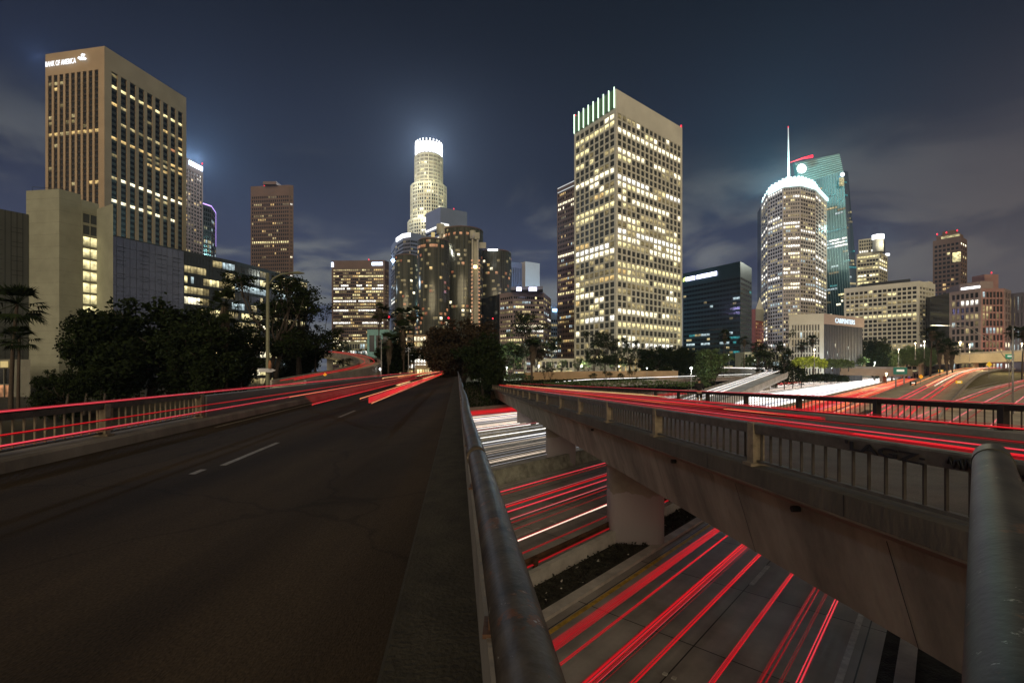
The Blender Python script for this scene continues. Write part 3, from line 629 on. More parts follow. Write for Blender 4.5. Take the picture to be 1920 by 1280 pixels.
skin({'a': ((0, -.012, 1.60), .082), 'b': ((0, -.005, 1.68), (.098, .105)), 'c': ((0, .01, 1.745), .075)}, [('a', 'b'), ('b', 'c')], 'hair', M_top, per)
for s_ in (-1, 1):
    skin({'a': ((s_*.121, -.02, .07), .044), 'b': ((s_*.113, -.015, .32), .062)}, [('a', 'b')], 'sock', M_sock, per)
    skin({'a': ((s_*.12, -.06, .045), .043), 'b': ((s_*.125, .05, .045), .045), 'c': ((s_*.132, .17, .035), .036)}, [('a', 'b'), ('b', 'c')], 'shoe', M_shoe, per)

# ================================================================== buildings
UQ = {}
def unit_pane(k):
    if k not in UQ:
        m = MB(); m.face([(0, 0, 0), (1, 0, 0), (1, 0, 1), (0, 0, 1)], 0, uv=True)
        UQ[k] = m.mesh('window', PN[k])
    return UQ[k]
def corners(H, pts):     # roof corners seen in the photo -> plan points at one common height
    out = []
    for px, py in pts:
        d = H*F/(HY-py); out.append(Vector(((px-CX)*d/F, d)))
    return out
class Bld:
    def __init__(s, label, H, pts, wall, z0=-6.5, core=None, poly=None, back=None, nm='tower', cat='building', inset=.02):
        s.c = corners(H, pts) if pts else poly
        s.H = H; s.zt = EZ+H; s.z0 = z0; s.wall = wall; s.core = core or PN['dark']; s.rng = random.Random(label)
        if pts:
            if len(s.c) == 3: full = s.c+[s.c[0]+s.c[2]-s.c[1]]
            elif len(s.c) == 2:
                u = s.c[1]-s.c[0]; nn = Vector((-u.y, u.x)); nn *= (back or u.length)/nn.length; full = s.c+[s.c[1]+nn, s.c[0]+nn]
            else:
                u = s.c[-1]-s.c[0]; nn = Vector((-u.y, u.x)); nn *= (back or u.length*.8)/nn.length; full = s.c+[s.c[-1]+nn, s.c[0]+nn]
        else: full = poly
        s.full = full
        cen = sum(full, Vector((0, 0)))/len(full); s.cen = cen
        s.root = empty(nm, (cen.x, cen.y, z0), label, cat)
        s.w = MB(); s.panes = []
        s.body = MB().prism(full, z0, s.zt)
    def face(s, A, B, cols, fh, margin=(1, 1, 2, 4), pier=.3, sp=.3, dep=.5, lit=None, z0=None, z1=None, pdep=None, wm=0, swm=None):
        A = Vector(A); B = Vector(B); u = B-A; L = u.length; u.normalize(); n = Vector((u.y, -u.x)); a = math.atan2(u.y, u.x)
        z0 = s.z0 if z0 is None else z0; z1 = s.zt if z1 is None else z1
        ml, mr, mb_, mt = margin; cw = (L-ml-mr)/cols; rows = max(1, int(round((z1-z0-mb_-mt)/fh))); fh = (z1-z0-mb_-mt)/rows
        pw = cw*pier; sh = fh*sp; pd = pdep if pdep is not None else dep*.7
        def bx(u0, u1, za, zb, dd, base=0., mi=None):
            c = A+u*(u0+u1)/2+n*(dd/2+base); s.w.box((c.x, c.y, (za+zb)/2), (u1-u0, dd, zb-za), a, wm if mi is None else mi)
        if ml > .02: bx(-dep*.9, ml, z0, z1+.02, dep)
        if mr > .02: bx(L-mr, L+dep*.9, z0, z1+.02, dep)
        if mt > .02: bx(ml, L-mr, z1-mt, z1+.02, dep)
        if mb_ > .02: bx(ml, L-mr, z0, z0+mb_, dep)
        if pw > .02:
            for i in range(cols+1):
                u0 = ml+cw*i-pw/2; u1 = u0+pw; u0 = max(u0, ml); u1 = min(u1, L-mr)
                if u1-u0 > .02: bx(u0, u1, z0+mb_, z1-mt, dep-.01)
        if sh > .02:
            for j in range(rows+1):
                za = z0+mb_+fh*j-sh/2; zb = za+sh; za = max(za, z0+mb_); zb = min(zb, z1-mt)
                if zb-za > .02: bx(ml, L-mr, za, zb, pd, 0., swm)
        lit = lit or (lambda c, r, g: [['dark']*c for _ in range(r)])
        grid = lit(cols, rows, s.rng) if lit else None
        for j in range(rows):
            for i in range(cols):
                k = grid[j][i]
                p = A+u*(ml+cw*i+pw/2)+n*.06; w_ = cw-pw; h_ = fh-sh; z = z0+mb_+fh*j+sh/2
                s.panes.append((p, u, a, w_, h_, z, n, k))
    def finish(s, extra=None, mats=None, limit=100, zmin=None):
        s.body.build('core', s.core, s.root)
        if s.w.f: s.w.build('wall', mats or s.wall, s.root)
        sc_ = []
        for q in s.panes:
            p, u, a, w_, h_, z, n, k = q
            ang = abs((p.normalized()).dot(n)); vis = z > (zmin if zmin is not None else 0)
            sc_.append((w_*h_*ang/p.length_squared*(1 if vis else .01)*(1 if k != 'dark' else .6), q))
        sc_.sort(key=lambda t: -t[0])
        rest = MB()
        for i, (_, (p, u, a, w_, h_, z, n, k)) in enumerate(sc_):
            if i < limit:
                o = bpy.data.objects.new('window', unit_pane(k)); COL.objects.link(o); o.parent = s.root
                o.location = Vector((p.x, p.y, z))-s.root.location; o.rotation_euler.z = a; o.scale = (w_, 1, h_)
            else:
                b = p+u*w_; rest.face([(p.x, p.y, z), (b.x, b.y, z), (b.x, b.y, z+h_), (p.x, p.y, z+h_)], PK.index(k), uv=True)
        if rest.f: tag(rest.build('window', [PN[k] for k in PK], s.root), kind='stuff')
        return s.root
def office(p=.3, run=.75, rowvar=.9, pal=(('dim', 2), ('dull', 3), ('warm', 2), ('yellow', 2), ('bright', 1)), hot=.12, hotpal=('bright', 'white'), base=.5, dark='dark', bands=None, zone=None):
    names = [a for a, b in pal for _ in range(b)]
    def f(cols, rows, r):
        g = []
        for j in range(rows):
            t = j/rows
            if bands and j in bands: pr, c = .95, bands[j]
            elif r.random() < hot: pr, c = .92, r.choice(hotpal)
            else: pr, c = p*(1+rowvar*(r.random()*2-1))*(1 if zone is None else zone(t)), None
            row = []; cur = dark; left_ = 0
            for i in range(cols):
                if left_ <= 0 or r.random() > run:
                    if r.random() < pr: cur = c if (c and r.random() < .85) else r.choice(names)
                    else: cur = dark
                    left_ = 1+int(r.random()*4)
                left_ -= 1; row.append(cur)
            g.append(row)
        return g
    return f
def sign_mat(nm, col, s): return streak(nm, col, s, .05)
S_BANK = sign_mat('sign_bank', (.95, .97, 1), 1.5); S_WHITE = sign_mat('sign_white', (.95, .97, 1), 3.2); S_BLUE = sign_mat('sign_blue_white', (.6, .75, 1), 5); S_VIOL = sign_mat('sign_violet_white', (.72, .72, 1), 4); S_RED = sign_mat('beacon_red', (1, .02, .05), 2.2)
S_CYAN = sign_mat('crown_cyan_white', (.72, .98, 1), 2.0); S_FIN = sign_mat('fin_green_white', (.75, 1, .78), 2.6); S_NEON = sign_mat('neon_violet', (.55, .35, 1), 2.2)
def beacon(root, p, r=1.0): MB().tube([p-Vector((0, 0, r)), p+Vector((0, 0, .2)), p+Vector((0, 0, r))], [r*.5, r*.62, r*.2], 8).build('beacon', S_RED, root)

C_TAN = mat('facade_tan', (.35, .265, .175), .8, var=.14, vscale=.05, bump=.15, bscale=1.5)
C_CREAM = mat('facade_cream', (.55, .55, .47), .8, var=.12, vscale=.06, bump=.1, bscale=2)
C_CONC = mat('facade_concrete', (.26, .27, .205), .85, var=.16, vscale=.15, bump=.15, bscale=3)
C_BROWN = mat('facade_brown', (.13, .08, .055), .7, var=.15, vscale=.06)
C_BRONZE = mat('facade_bronze', (.125, .078, .058), .6, var=.15, vscale=.06)
C_GREY = mat('facade_grey', (.115, .12, .165), .6, var=.12, vscale=.05)
C_DARK = mat('facade_dark_frame', (.03, .035, .04), .5, var=.2, vscale=.1)
C_PINK = mat('facade_pink', (.25, .145, .135), .8, var=.2, vscale=.1)
C_TEAL = mat('facade_teal', (.02, .045, .055), .35, .3, var=.25, vscale=.04)
C_GLASS = mat('curtain_glass', (.38, .41, .45), .05, .9, var=.12, vscale=.2)
C_GLASSG = mat('curtain_glass_green', (.30, .36, .34), .08, .8, var=.3, vscale=.15)
C_TOWERG = mat('curtain_glass_dark', (.05, .062, .058), .12, .75, var=.5, vscale=.12, stretch=(1, 1, .12))

# --- tan tower with bank lettering
b = Bld('tall tan tower with deep vertical piers and a lit bank sign at its top left', 200, [(88, 103), (196, 88), (346, 183)], C_TAN)
L_, M_, R_ = b.c
b.face(L_, M_, 9, 3.6, (.8, 3.2, 8, 14), .36, .36, .55, office(.13, .35, 1, (('dim', 4), ('warm', 3), ('dull', 3)), .03, ('yellow', 'warm')), pdep=.3, swm=1)
b.face(M_, R_, 9, 3.6, (2.6, 1.2, 8, 13), .36, .44, .8, office(.44, .55, 1.0, (('dim', 3), ('warm', 4), ('dull', 4), ('orange', 1), ('yellow', 2)), .10, ('yellow', 'bright'), zone=lambda t: .75 if .72 < t < .93 else (.6 if t < .42 else .22)), pdep=.3, swm=1)
u = (M_-L_).normalized()
put_text('BANK OF AMERICA', L_+u*.9, L_+u*24.2, b.zt-8.9, 3.3, S_BANK, b.root, 'sign_lettering', 1.6, .004)
fm = MB(); n_ = Vector((u.y, -u.x)); f0 = L_+u*25.4+n_*1.6; zf = b.zt-8.4
for i in range(3):
    q0 = f0+u*(i*1.5); q = [(q0, zf+2.4-i*.2), (q0+u*2.6, zf+.6-i*.15), (q0+u*3.9, zf+1.6-i*.15), (q0+u*1.3, zf+3.5-i*.2)]
    q = [(p+u*(.2*i), z) for p, z in q]; fm.face([(p.x, p.y, z) for p, z in q])
for i in range(2):
    q0 = f0+u*(2.4+i*1.3); q = [(q0, zf+4.0-i*.3), (q0+u*1.2, zf+3.1-i*.3), (q0+u*2.6, zf+4.2-i*.3), (q0+u*1.4, zf+5.1-i*.3)]
    fm.face([(p.x, p.y, z) for p, z in q])
fm.build('sign_emblem', S_BANK, b.root)
b.finish(mats=[C_TAN, mat('spandrel_bronze', (.035, .026, .020), .4, var=.2)])

# --- brown tower behind it with bright roof sign
b = Bld('slim brown tower with blazing white roof sign behind the tan tower', 220, [(322, 281), (379, 311)], C_BRONZE, back=40)
b.face(b.c[0], b.c[1], 10, 4, (.6, .6, 6, 11), .3, .42, .6, office(.28, .6, 1, (('dim', 3), ('warm', 3), ('dull', 3)), .05))
u = (b.c[1]-b.c[0]).normalized(); n_ = Vector((u.y, -u.x))
p0 = b.c[0]+u*20+n_*1.0; p1 = b.c[1]-u*1+n_*1.0
MB().sweep([(p0.x, p0.y, b.zt-6.5), (p1.x, p1.y, b.zt-6.5)], [(0, 0), (.6, 0), (.6, 4.6), (0, 4.6)]).build('roof_sign', S_BLUE, b.root)
beacon(b.root, Vector((p1.x, p1.y, b.zt+2)))
b.finish()
# --- glass tower with violet edge
b = Bld('narrow glass tower outlined by a violet neon edge', 130, [(381, 383), (396, 388), (404, 400)], C_GREY, core=C_GLASS)
b.face(b.c[0], b.c[1], 4, 3.6, (.2, .2, 3, 2), .2, .3, .3, office(.3, .4, 1, (('cool', 2), ('dim', 3), ('dull', 1)), 0))
b.face(b.c[1], b.c[2], 4, 3.6, (.2, .2, 3, 2), .2, .3, .3, office(.3, .4, 1, (('cool', 2), ('dim', 3), ('dull', 1)), 0))
MB().tube([(*p, b.zt+.6) for p in b.c]+[(b.c[2].x, b.c[2].y, b.zt-28)], .45, 6).build('neon_edge', S_NEON, b.root)
b.finish()

# --- cream stair-tower building, left
b = Bld('cream concrete block with a glowing glass stair strip down its front', 52, [(49, 358), (111, 354), (152, 365)], C_CONC, core=C_CONC, nm='office_building')
M_gl = Vector(b.c[2]); uu = (b.c[2]-b.c[1]).normalized(); e0 = b.c[2]; 
t2 = (MB()); 
# recessed glass strip
e1 = e0+uu*3.9; blk = MB().prism([e0+Vector((-7.5, 8)), e0+Vector((-.1, .5)), e1+Vector((-.1, .5)), e1+Vector((-7, 8))], b.z0, b.zt-1.5); blk.build('stair_shaft', C_GLASSG, b.root)
b.face(e0+Vector((0, .3)), e1+Vector((0, .3)), 2, 3.45, (.1, .1, 10, 3.5), .08, .22, .25, lambda c, r, g: [[('yellow' if i else 'yellow') if (j % 1 == 0 and j < r-2) else 'mirror' for i in range(c)] for j in range(r)], z1=b.zt-1.5)
e2 = corners(48.6, [(212, 383)])[0]
MB().prism([e1, e2, e2+Vector((-11, 12)), e1+Vector((-11, 12))], b.z0, b.zt-3.2).build('side_block', C_CONC, b.root)
jn = MB()
for k in range(16):
    z = b.zt-2.6-k*3.5
    for A, B in ((b.c[0], b.c[1]), (b.c[1], b.c[2])):
        v = (B-A).normalized(); n_ = Vector((v.y, -v.x)); q0 = A+n_*.004; q1 = B+n_*.004
        jn.face([(q0.x, q0.y, z-.05), (q1.x, q1.y, z-.05), (q1.x, q1.y, z+.05), (q0.x, q0.y, z+.05)])
jn.build('panel_joint', mat('panel_joint', (.20, .20, .16), .9), b.root)
v = (b.c[0]+b.c[1])/2
MB().tube([(v.x-5, v.y+2, b.zt), (v.x-5, v.y+2, b.zt+1.6), (v.x+3, v.y+4, b.zt+1.6), (v.x+3, v.y+4, b.zt)], .07, 6).build('roof_rail', C_DARK, b.root)
b.finish()
# --- far left dark block
b = Bld('dark panelled block cut by the left edge of the picture', 45, [(-75, 377), (53, 402)], mat('dark_panel', (.055, .062, .055), .5, var=.2, vscale=.1), core=mat('dark_panel', (.055, .062, .055)), nm='office_building', z0=2)
jn = MB(); A, B = b.c; v = (B-A); n_ = Vector((v.y, -v.x)).normalized()*.05; v2 = v.normalized()
for k in range(11):
    p = A+v2*(v.length*k/11)+n_; jn.face([(p.x, p.y, 2), (p.x+v2.x*.12, p.y+v2.y*.12, 2), (p.x+v2.x*.12, p.y+v2.y*.12, b.zt), (p.x, p.y, b.zt)])
for k in range(10):
    for c0 in (.74, .42):
        for dz in (0, 1.3):
            p = A+v*c0+n_; q = p+v2*2.4; z = 4+k*4.1+dz; jn.face([(p.x, p.y, z), (q.x, q.y, z), (q.x, q.y, z+.12), (p.x, p.y, z+.12)])
jn.build('panel_joint', MATS['joint_black'], b.root); b.finish()
b2 = Bld('low podium with an orange lit glass entrance at the far left edge', 8, None, mat('podium', (.16, .16, .13), .8), core=MATS['podium'], poly=[PZ(-90, 118, 0).xy, PZ(57, 118, 0).xy, PZ(57, 132, 0).xy, PZ(-90, 132, 0).xy], z0=-6.6, nm='entrance_podium')
b2.zt = 5.5
A, B = b2.full[0], b2.full[1]
b2.body = MB().prism(b2.full, -6.6, 4)
b2.face(A+Vector((0, 0)), Vector((PZ(32, 118, 0).x, A.y)), 6, 3.4, (.3, .3, .5, 2.2), .06, .06, .4, lambda c, r, g: [['orange' if j < r-1 else 'dark']*c for j in range(r)], z0=-6.6, z1=4)
for px in (8,):
    q = PZ(px, 117.2, 5.0); MB().box((q.x, q.y, 2.8), (1.6, .3, 1.5)).build('lit_sign', sign_mat('sign_amber', (1, .75, .3), .6), b2.root)
b2.finish()

# --- mirror glass wing and curved lit wing
b = Bld('flat mirror glass wing with thin dark grid right of the cream block', 45, [(205, 439), (345, 470)], C_DARK, core=C_GLASS, back=20, nm='office_building')
b.face(b.c[0], b.c[1], 12, 3.4, (.05, .05, .3, .3), .03, .018, .06, lambda c, r, g: [['mirror']*c for _ in range(r)])
b.panes = []
for k in range(9):
    for c0 in (.09, .38, .62, .84):
        A = b.c[0]+(b.c[1]-b.c[0])*c0; v = (b.c[1]-b.c[0]).normalized(); n_ = Vector((v.y, -v.x)); z = b.zt-5-k*4.6
        for dz in (0, 1.5):
            p = A+v*1.3+n_*.12; b.w.box((p.x, p.y, z+dz), (2.8, .12, .10), math.atan2(v.y, v.x))
b.finish()
pts = [(345, 470), (392, 480), (440, 490), (487, 502), (530, 514), (576, 526)]
b = Bld('curved greenish glass wing with bands of lit floors behind the trees', 45, pts, C_DARK, core=C_GLASSG, back=22, nm='office_building')
for i in range(5):
    b.face(b.c[i], b.c[i+1], 8, 3.9, (.02, .02, .5, .8), .06, .34, .2, office(.55-.03*i, .8, .9, (('dull', 4), ('yellow', 2), ('dim', 3), ('cool', 1)), .18, ('dull', 'yellow', 'bright', 'cool'), dark='mirror'), pdep=.12)
b.finish()

# --- brown slab tower
b = Bld('plain brown slab tower standing alone against the sky', 190, [(471, 350), (543, 347), (549.5, 348)], C_BROWN)
b.face(b.c[0], b.c[1], 18, 3.9, (.6, .6, 4, 10), .38, .42, .4, office(.16, .7, 1, (('dim', 3), ('dull', 3), ('warm', 1)), .05, ('bright', 'yellow', 'yellow')))
b.face(b.c[1], b.c[2], 2, 3.9, (.6, .6, 4, 10), .5, .5, .4, office(.02))
beacon(b.root, Vector((*(b.c[0]*.65+b.c[1]*.35), b.zt+1)), 1.2)
MB().box((b.cen.x, b.cen.y, b.zt+1.5), (14, 10, 3)).build('roof_plant', C_BRONZE, b.root)
b.finish()
# --- banded office block
b = Bld('wide brown office block with long bands of lit windows and two roof signs', 120, [(623, 489), (721, 488), (728, 491)], C_BRONZE)
b.face(b.c[0], b.c[1], 26, 3.45, (1.2, 1.2, 5, 9), .16, .45, .5, office(.5, .82, .9, (('dim', 2), ('dull', 4), ('yellow', 2), ('warm', 2)), .22, ('bright', 'yellow', 'white')))
b.face(b.c[1], b.c[2], 6, 3.45, (.3, .3, 5, 9), .16, .45, .5, office(.3, .8, .9, (('dim', 2), ('dull', 3)), .1))
u = (b.c[1]-b.c[0]).normalized(); a = math.atan2(u.y, u.x)
p = b.c[1]-u*8; MB().box((p.x, p.y-1.0, b.zt-4), (12, .6, 3.2), a).build('roof_sign', S_BLUE, b.root)
p = b.c[0]+u*.5; MB().box((p.x, p.y-1.0, b.zt-4.5), (2.2, .6, 5), a).build('roof_sign', S_BLUE, b.root)
beacon(b.root, Vector((*(b.c[0]*.3+b.c[1]*.7), b.zt+1)), .9)
b.finish()
# --- low slab behind trees
b = Bld('plain grey slab peeping out behind the eucalyptus trees', 60, [(540, 522), (575, 527)], C_GREY, back=14, nm='office_building')
b.face(b.c[0], b.c[1], 7, 60, (.2, .2, 1, 1.5), .5, .02, .3); b.finish()

# --- round glass office left of the stepped tower
b = Bld('rounded grey glass tower with a curved bright roof band, left of the stepped tower', 140, [(734, 462), (744, 446), (756, 438), (770, 436), (790, 440)], C_GREY, core=C_GLASS, back=30)
for i in range(4):
    b.face(b.c[i], b.c[i+1], 5, 3.8, (.02, .02, 3, 7), .12, .42, .3, office(.22, .7, 1, (('dim', 3), ('dull', 2), ('cool', 1)), .08))
q = [(p.x, p.y-.6, b.zt-4.5) for p in b.c[1:4]]
MB().sweep(q, [(0, 0), (.8, 0), (.8, 4), (0, 4)]).build('roof_sign', S_WHITE, b.root); b.finish()

# --- stepped round tower with glowing crown
def ring(cx, cy, r, n, ph=0): return [Vector((cx+r*math.sin(2*math.pi*k/n+ph), cy-r*math.cos(2*math.pi*k/n+ph))) for k in range(n)]
d0 = 690.0; cx0 = (804-CX)*d0/F; Z_ = lambda y: EZ+(HY-y)*d0/F
C_LIT = mat('facade_lit_stone', (.62, .60, .47), .8, var=.1, vscale=.05)
tiers = [(29.5, 419, None, 16, 0), (25.6, 352, 419, 16, .1), (19.8, 297, 352, 20, 0), (18.2, 273, 297, 24, 0)]
b = Bld('tallest round stepped tower with a blazing white crown', 0, None, C_LIT, poly=ring(cx0, d0, 29.5, 16))
b.zt = Z_(419); b.body = MB()
for (r_, yt, yb, n_, ph) in tiers:
    zt_, zb_ = Z_(yt), (Z_(yb) if yb else -6)
    rg = ring(cx0, d0, r_, n_, ph+math.pi/n_); b.body.prism(rg, zb_, zt_)
    if yt == 273: continue
    for k in range(n_):
        A, B = rg[k-1], rg[k]; u = (B-A).normalized(); nn = Vector((u.y, -u.x))
        if nn.y > .25: continue
        if nn.dot(((A+B)/2-Vector((cx0, d0)))) < 0: A, B = B, A; u = -u; nn = -nn
        if nn.y > .25: continue
        b.face(A, B, 3, 4.8, (.5, .5, .4, 1.6), .34, .34, .5, office(.30 if yt != 419 else .12, .5, .9, (('dim', 4), ('dull', 3), ('yellow', 1)), .07, ('bright', 'white')), z0=zb_, z1=zt_)
for k in range(24):
    a = 2*math.pi*k/24
    p = Vector((cx0+18.9*math.sin(a), d0-18.9*math.cos(a)))
    MB().box((p.x, p.y, (Z_(296)+Z_(274))/2), (3.6, .8, (Z_(274)-Z_(294))), a).build('crown_panel', S_WHITE, b.root)
    MB().box((p.x*1, p.y, Z_(273)+1.0), (1.5, .8, 2.2), a).build('crown_finial', S_WHITE, b.root)
gt = MB(); gt.sweep([(*p, Z_(362)) for p in ring(cx0, d0, 20.6, 20)[16:]+ring(cx0, d0, 20.6, 20)[:5]], [(0, 0), (.4, 0), (.4, 3), (0, 3)]); gt.build('green_light_band', sign_mat('light_green', (.1, .9, .4), .35), b.root)
for px, py, e in ((772, 352, 1.), (838, 360, .7), (772, 412, .7), (804, 352, .6), (796, 419, .8)):
    p = PZ(px, d0-34, Z_(py)-3); lamp(p, (1, .95, .7), 9000*e, 1.5, 'flood_or_added_light', b.root)
lamp((cx0, d0-44, Z_(325)), (1, .97, .8), 9000, 2, 'flood_or_added_light', b.root)
b.finish()
# --- grey slab
b = Bld('blue grey flat topped office tower with two lit sign bands, right of the stepped tower', 200, [(799, 401), (826, 388), (875, 398)], C_GREY)
b.face(b.c[0], b.c[1], 1, 4.6, (.1, .1, 4, 26), .0, .5, .4, office(.0, bands=None))
b.face(b.c[1], b.c[2], 1, 4.6, (.1, .1, 4, 26), .0, .5, .4, office(.0))
for (A, B, f0, f1, zz) in ((b.c[0], b.c[1], .02, 1, b.zt-25), (b.c[1], b.c[2], 0, .30, b.zt-22.5), (b.c[1], b.c[2], .78, 1, b.zt-22)):
    v = B-A; p0 = A+v*f0; p1 = A+v*f1; n_ = Vector((v.y, -v.x)).normalized()*.7
    MB().sweep([(p0.x+n_.x, p0.y+n_.y, zz), (p1.x+n_.x, p1.y+n_.y, zz)], [(0, 0), (.5, 0), (.5, 2.6), (0, 2.6)]).build('light_band', sign_mat('band_white', (1, .98, .92), 1.5), b.root)
beacon(b.root, Vector((*(b.c[1]*.5+b.c[2]*.5), b.zt+1)), 1.0)
b.finish(limit=40)

# --- hotel of five dark glass cylinders
hotel = empty('hotel', PZ(850, 375, -6), 'cluster of dark mirrored glass cylinders with outside lift shafts and orange lit rooms', 'hotel')
HR = random.Random(5)
C_HT = mat('hotel_glass', (.11, .115, .09), .22, .4, var=.5, vscale=.9, stretch=(1, 1, .004), detail=3)  # vertical streak reflections are put into the glass colour
allp = []
def cyl(px, d, r_, ytop, seed, orange=.06):
    cx_ = (px-CX)*d/F; zt_ = EZ+(HY-ytop)*d/F; b_ = MB(); b_.tube([(cx_, d, -6), (cx_, d, zt_)], r_, 64)
    cy_ = b_.build('cylinder', C_HT, hotel)
    MB().tube([(cx_, d, zt_), (cx_, d, zt_+.8)], r_*1.012, 64).build('roof_rim', C_BRONZE, hotel)
    gr_ = MB(); nfl = int(zt_/3.3)
    for k in range(nfl):
        z = zt_-3.3*k; gr_.tube([(cx_, d, z-.12), (cx_, d, z)], r_+.04, 64, cap=False)
    for k in range(48):
        a = 2*math.pi*k/48; 
        if math.cos(a) > -.3: gr_.box((cx_+(r_+.03)*math.sin(a), d-(r_+.03)*math.cos(a), zt_/2-3), (.16, .12, zt_+6), a)
    gr_.build('mullion', C_DARK, hotel)
    for j in range(nfl):
        for k in range(-14, 15):
            a = k*math.pi/30; rr = HR.random()
            if j == 1 and ytop < 470 and abs(k % 3) < 2: kk = 'orange' if HR.random() < .5 else None
            elif rr < orange*(.5 if j < nfl*.5 else 1.4): kk = HR.choice(['orange', 'orange', 'ember', 'ember', 'warm', 'dull'])
            elif rr > .992: kk = 'bright'
            elif rr > .93: kk = 'dim'
            else: kk = None
            if kk: allp.append((cx_, d, r_, a, zt_-3.3*(j+1)+.5, kk))
    return cx_, d, r_, zt_
cyl(764, 411, 10.5, 483, 1); cyl(813, 361, 11.8, 455, 2); c5 = cyl(868, 385, 16.0, 436, 3, .03); cyl(929, 398, 13.0, 476, 4); cyl(840, 460, 12, 470, 6, 0)
allp.sort(key=lambda t: -t[4])
for i, (cx_, d, r_, a, z, kk) in enumerate(allp):
    if i >= 100 and False: break
    o = bpy.data.objects.new('window', unit_pane(kk)); 
    if i < 100:
        COL.objects.link(o); o.parent = hotel
        w_ = 2.1; p = Vector((cx_+(r_+.15)*math.sin(a)-w_/2*math.cos(a), d-(r_+.15)*math.cos(a)-w_/2*math.sin(a), z))
        o.location = p-hotel.location; o.rotation_euler.z = a; o.scale = (w_, 1, 2.1)
rest = MB()
for (cx_, d, r_, a, z, kk) in allp[100:]:
    w_ = 2.1; A = Vector((cx_+(r_+.15)*math.sin(a)-w_/2*math.cos(a), d-(r_+.15)*math.cos(a)-w_/2*math.sin(a))); u = Vector((math.cos(a), math.sin(a))); B = A+u*w_
    rest.face([(A.x, A.y, z), (B.x, B.y, z), (B.x, B.y, z+2.1), (A.x, A.y, z+2.1)], PK.index(kk), uv=True)
if rest.f: tag(rest.build('window', [PN[k] for k in PK], hotel), kind='stuff')
def shaft(px, d, w, ytop, ycap, capw, m):
    q = PZ(px, d, 0); zt_ = EZ+(HY-ytop)*d/F; zc = EZ+(HY-ycap)*d/F; e = MB()
    e.box((q.x-w*.38, d, zc/2-3), (w*.24, 3, zc+6)); e.box((q.x+w*.38, d, zc/2-3), (w*.24, 3, zc+6)); e.box((q.x, d+1.2, zc/2-3), (w*.5, .5, zc+6))
    e.build('lift_shaft', m, hotel)
    c = MB().tube([(q.x-capw*.25, d, zc), (q.x-capw*.25, d, zt_)], capw*.3, 16); c.box((q.x+capw*.2, d+.5, (zc+zt_)/2-1), (capw*.5, 4, zt_-zc-1)); c.build('lift_head', m, hotel)
C_SH = mat('shaft_concrete', (.36, .35, .28), .8, var=.2, vscale=.1)
shaft(832, 378, 7, 421, 439, 10.5, C_SH); shaft(891, 366, 5.2, 433, 448, 7.5, C_SH)
q = PZ(903, 370, 0); MB().box((q.x, 370, EZ+(HY-461)*370/F), (7, 4, 4.5)).build('bridge_box', C_SH, hotel)
q = PZ(832, 348, 0); lamp((q.x, 371, EZ+(HY-446)*348/F), (1, .96, .85), 2500, 1, 'flood_or_added_light', hotel)
q = PZ(891, 360, 0); MB().tube([(q.x, 360.5, EZ+(HY-500)*360/F-1), (q.x, 360.5, EZ+(HY-500)*360/F+1)], 1.4, 10).build('lift_lamp', sign_mat('lamp_warm', (1, .75, .35), 5), hotel)
orl = MB()
for k in range(38):
    for sx in (-1, 1):
        z = EZ+(HY-490)*362/F-k*2.9
        if z > 3: orl.face([(q.x+sx*2.7-.7, 363.4, z), (q.x+sx*2.7+.7, 363.4, z), (q.x+sx*2.7+.7, 363.4, z+1.6), (q.x+sx*2.7-.7, 363.4, z+1.6)], 0, uv=True)
tag(orl.build('lift_window', PN['orange'], hotel), kind='stuff')
q = PZ(927, 392, 0); MB().box((q.x-1, 384, EZ+(HY-473)*392/F), (8, .5, 1.5)).build('roof_light', S_WHITE, hotel)
q = PZ(809, 343, 0); MB().box((q.x, 349.8, EZ+(HY-440)*350/F), (2.6, .4, 3.4)).build('lit_emblem', sign_mat('sign_amber', (1, .6, .1), .6), hotel)

# --- pale slab, ribbed slab, lower office, blue block
b = Bld('blank pale slab tower behind the dark cylinders', 110, [(985, 490), (1012, 494)], mat('facade_pale', (.40, .36, .32), .8, var=.05), core=mat('facade_pale', (.40, .36, .32)), back=20); b.finish()
b = Bld('narrow ribbed tower attached left of the blank pale slab', 109, [(952, 490), (985.5, 495)], C_GREY, back=18)
b.face(b.c[0], b.c[1], 9, 110, (.4, .3, 3, 5), .55, .01, .5); b.finish(limit=0)
b = Bld('low reddish office with purple white roof signs right of the dark cylinders', 55, [(938, 551), (962, 547), (1019, 549), (1032, 560)], mat('facade_dusk', (.21, .165, .17), .7, var=.1), back=30, nm='office_building')
for i, cn in ((0, 6), (1, 14), (2, 4)):
    b.face(b.c[i], b.c[i+1], cn, 3.5, (.2, .2, 3, 2.4), .14, .5, .4, office(.5, .75, .8, (('dull', 3), ('dim', 2), ('yellow', 2), ('cool', 1)), .2, ('bright', 'white')))
c = b.c; MB().prism([PZ(958, 338, 0).xy, PZ(1018, 335, 0).xy, PZ(1018, 350, 0).xy, PZ(958, 350, 0).xy], b.zt, b.zt+2.2).build('roof_plant', C_GREY, b.root)
for px, w_ in ((973, 3.4), (999, 5.4)):
    q = PZ(px, 332.5, 0); MB().box((q.x, q.y, b.zt-.3), (w_, .4, 2.6)).build('roof_sign', S_VIOL, b.root)
b.finish()
b = Bld('small block with a glowing sky blue roof band squeezed beside the dark tower', 52, [(1029, 578), (1050, 579)], mat('facade_blue', (.25, .35, .5), .6), back=20, nm='office_building')
b.face(b.c[0], b.c[1], 5, 3.6, (.2, .2, 3, 9), .2, .45, .4, office(.4, .6, .8, (('dull', 3), ('cool', 3)), .1))
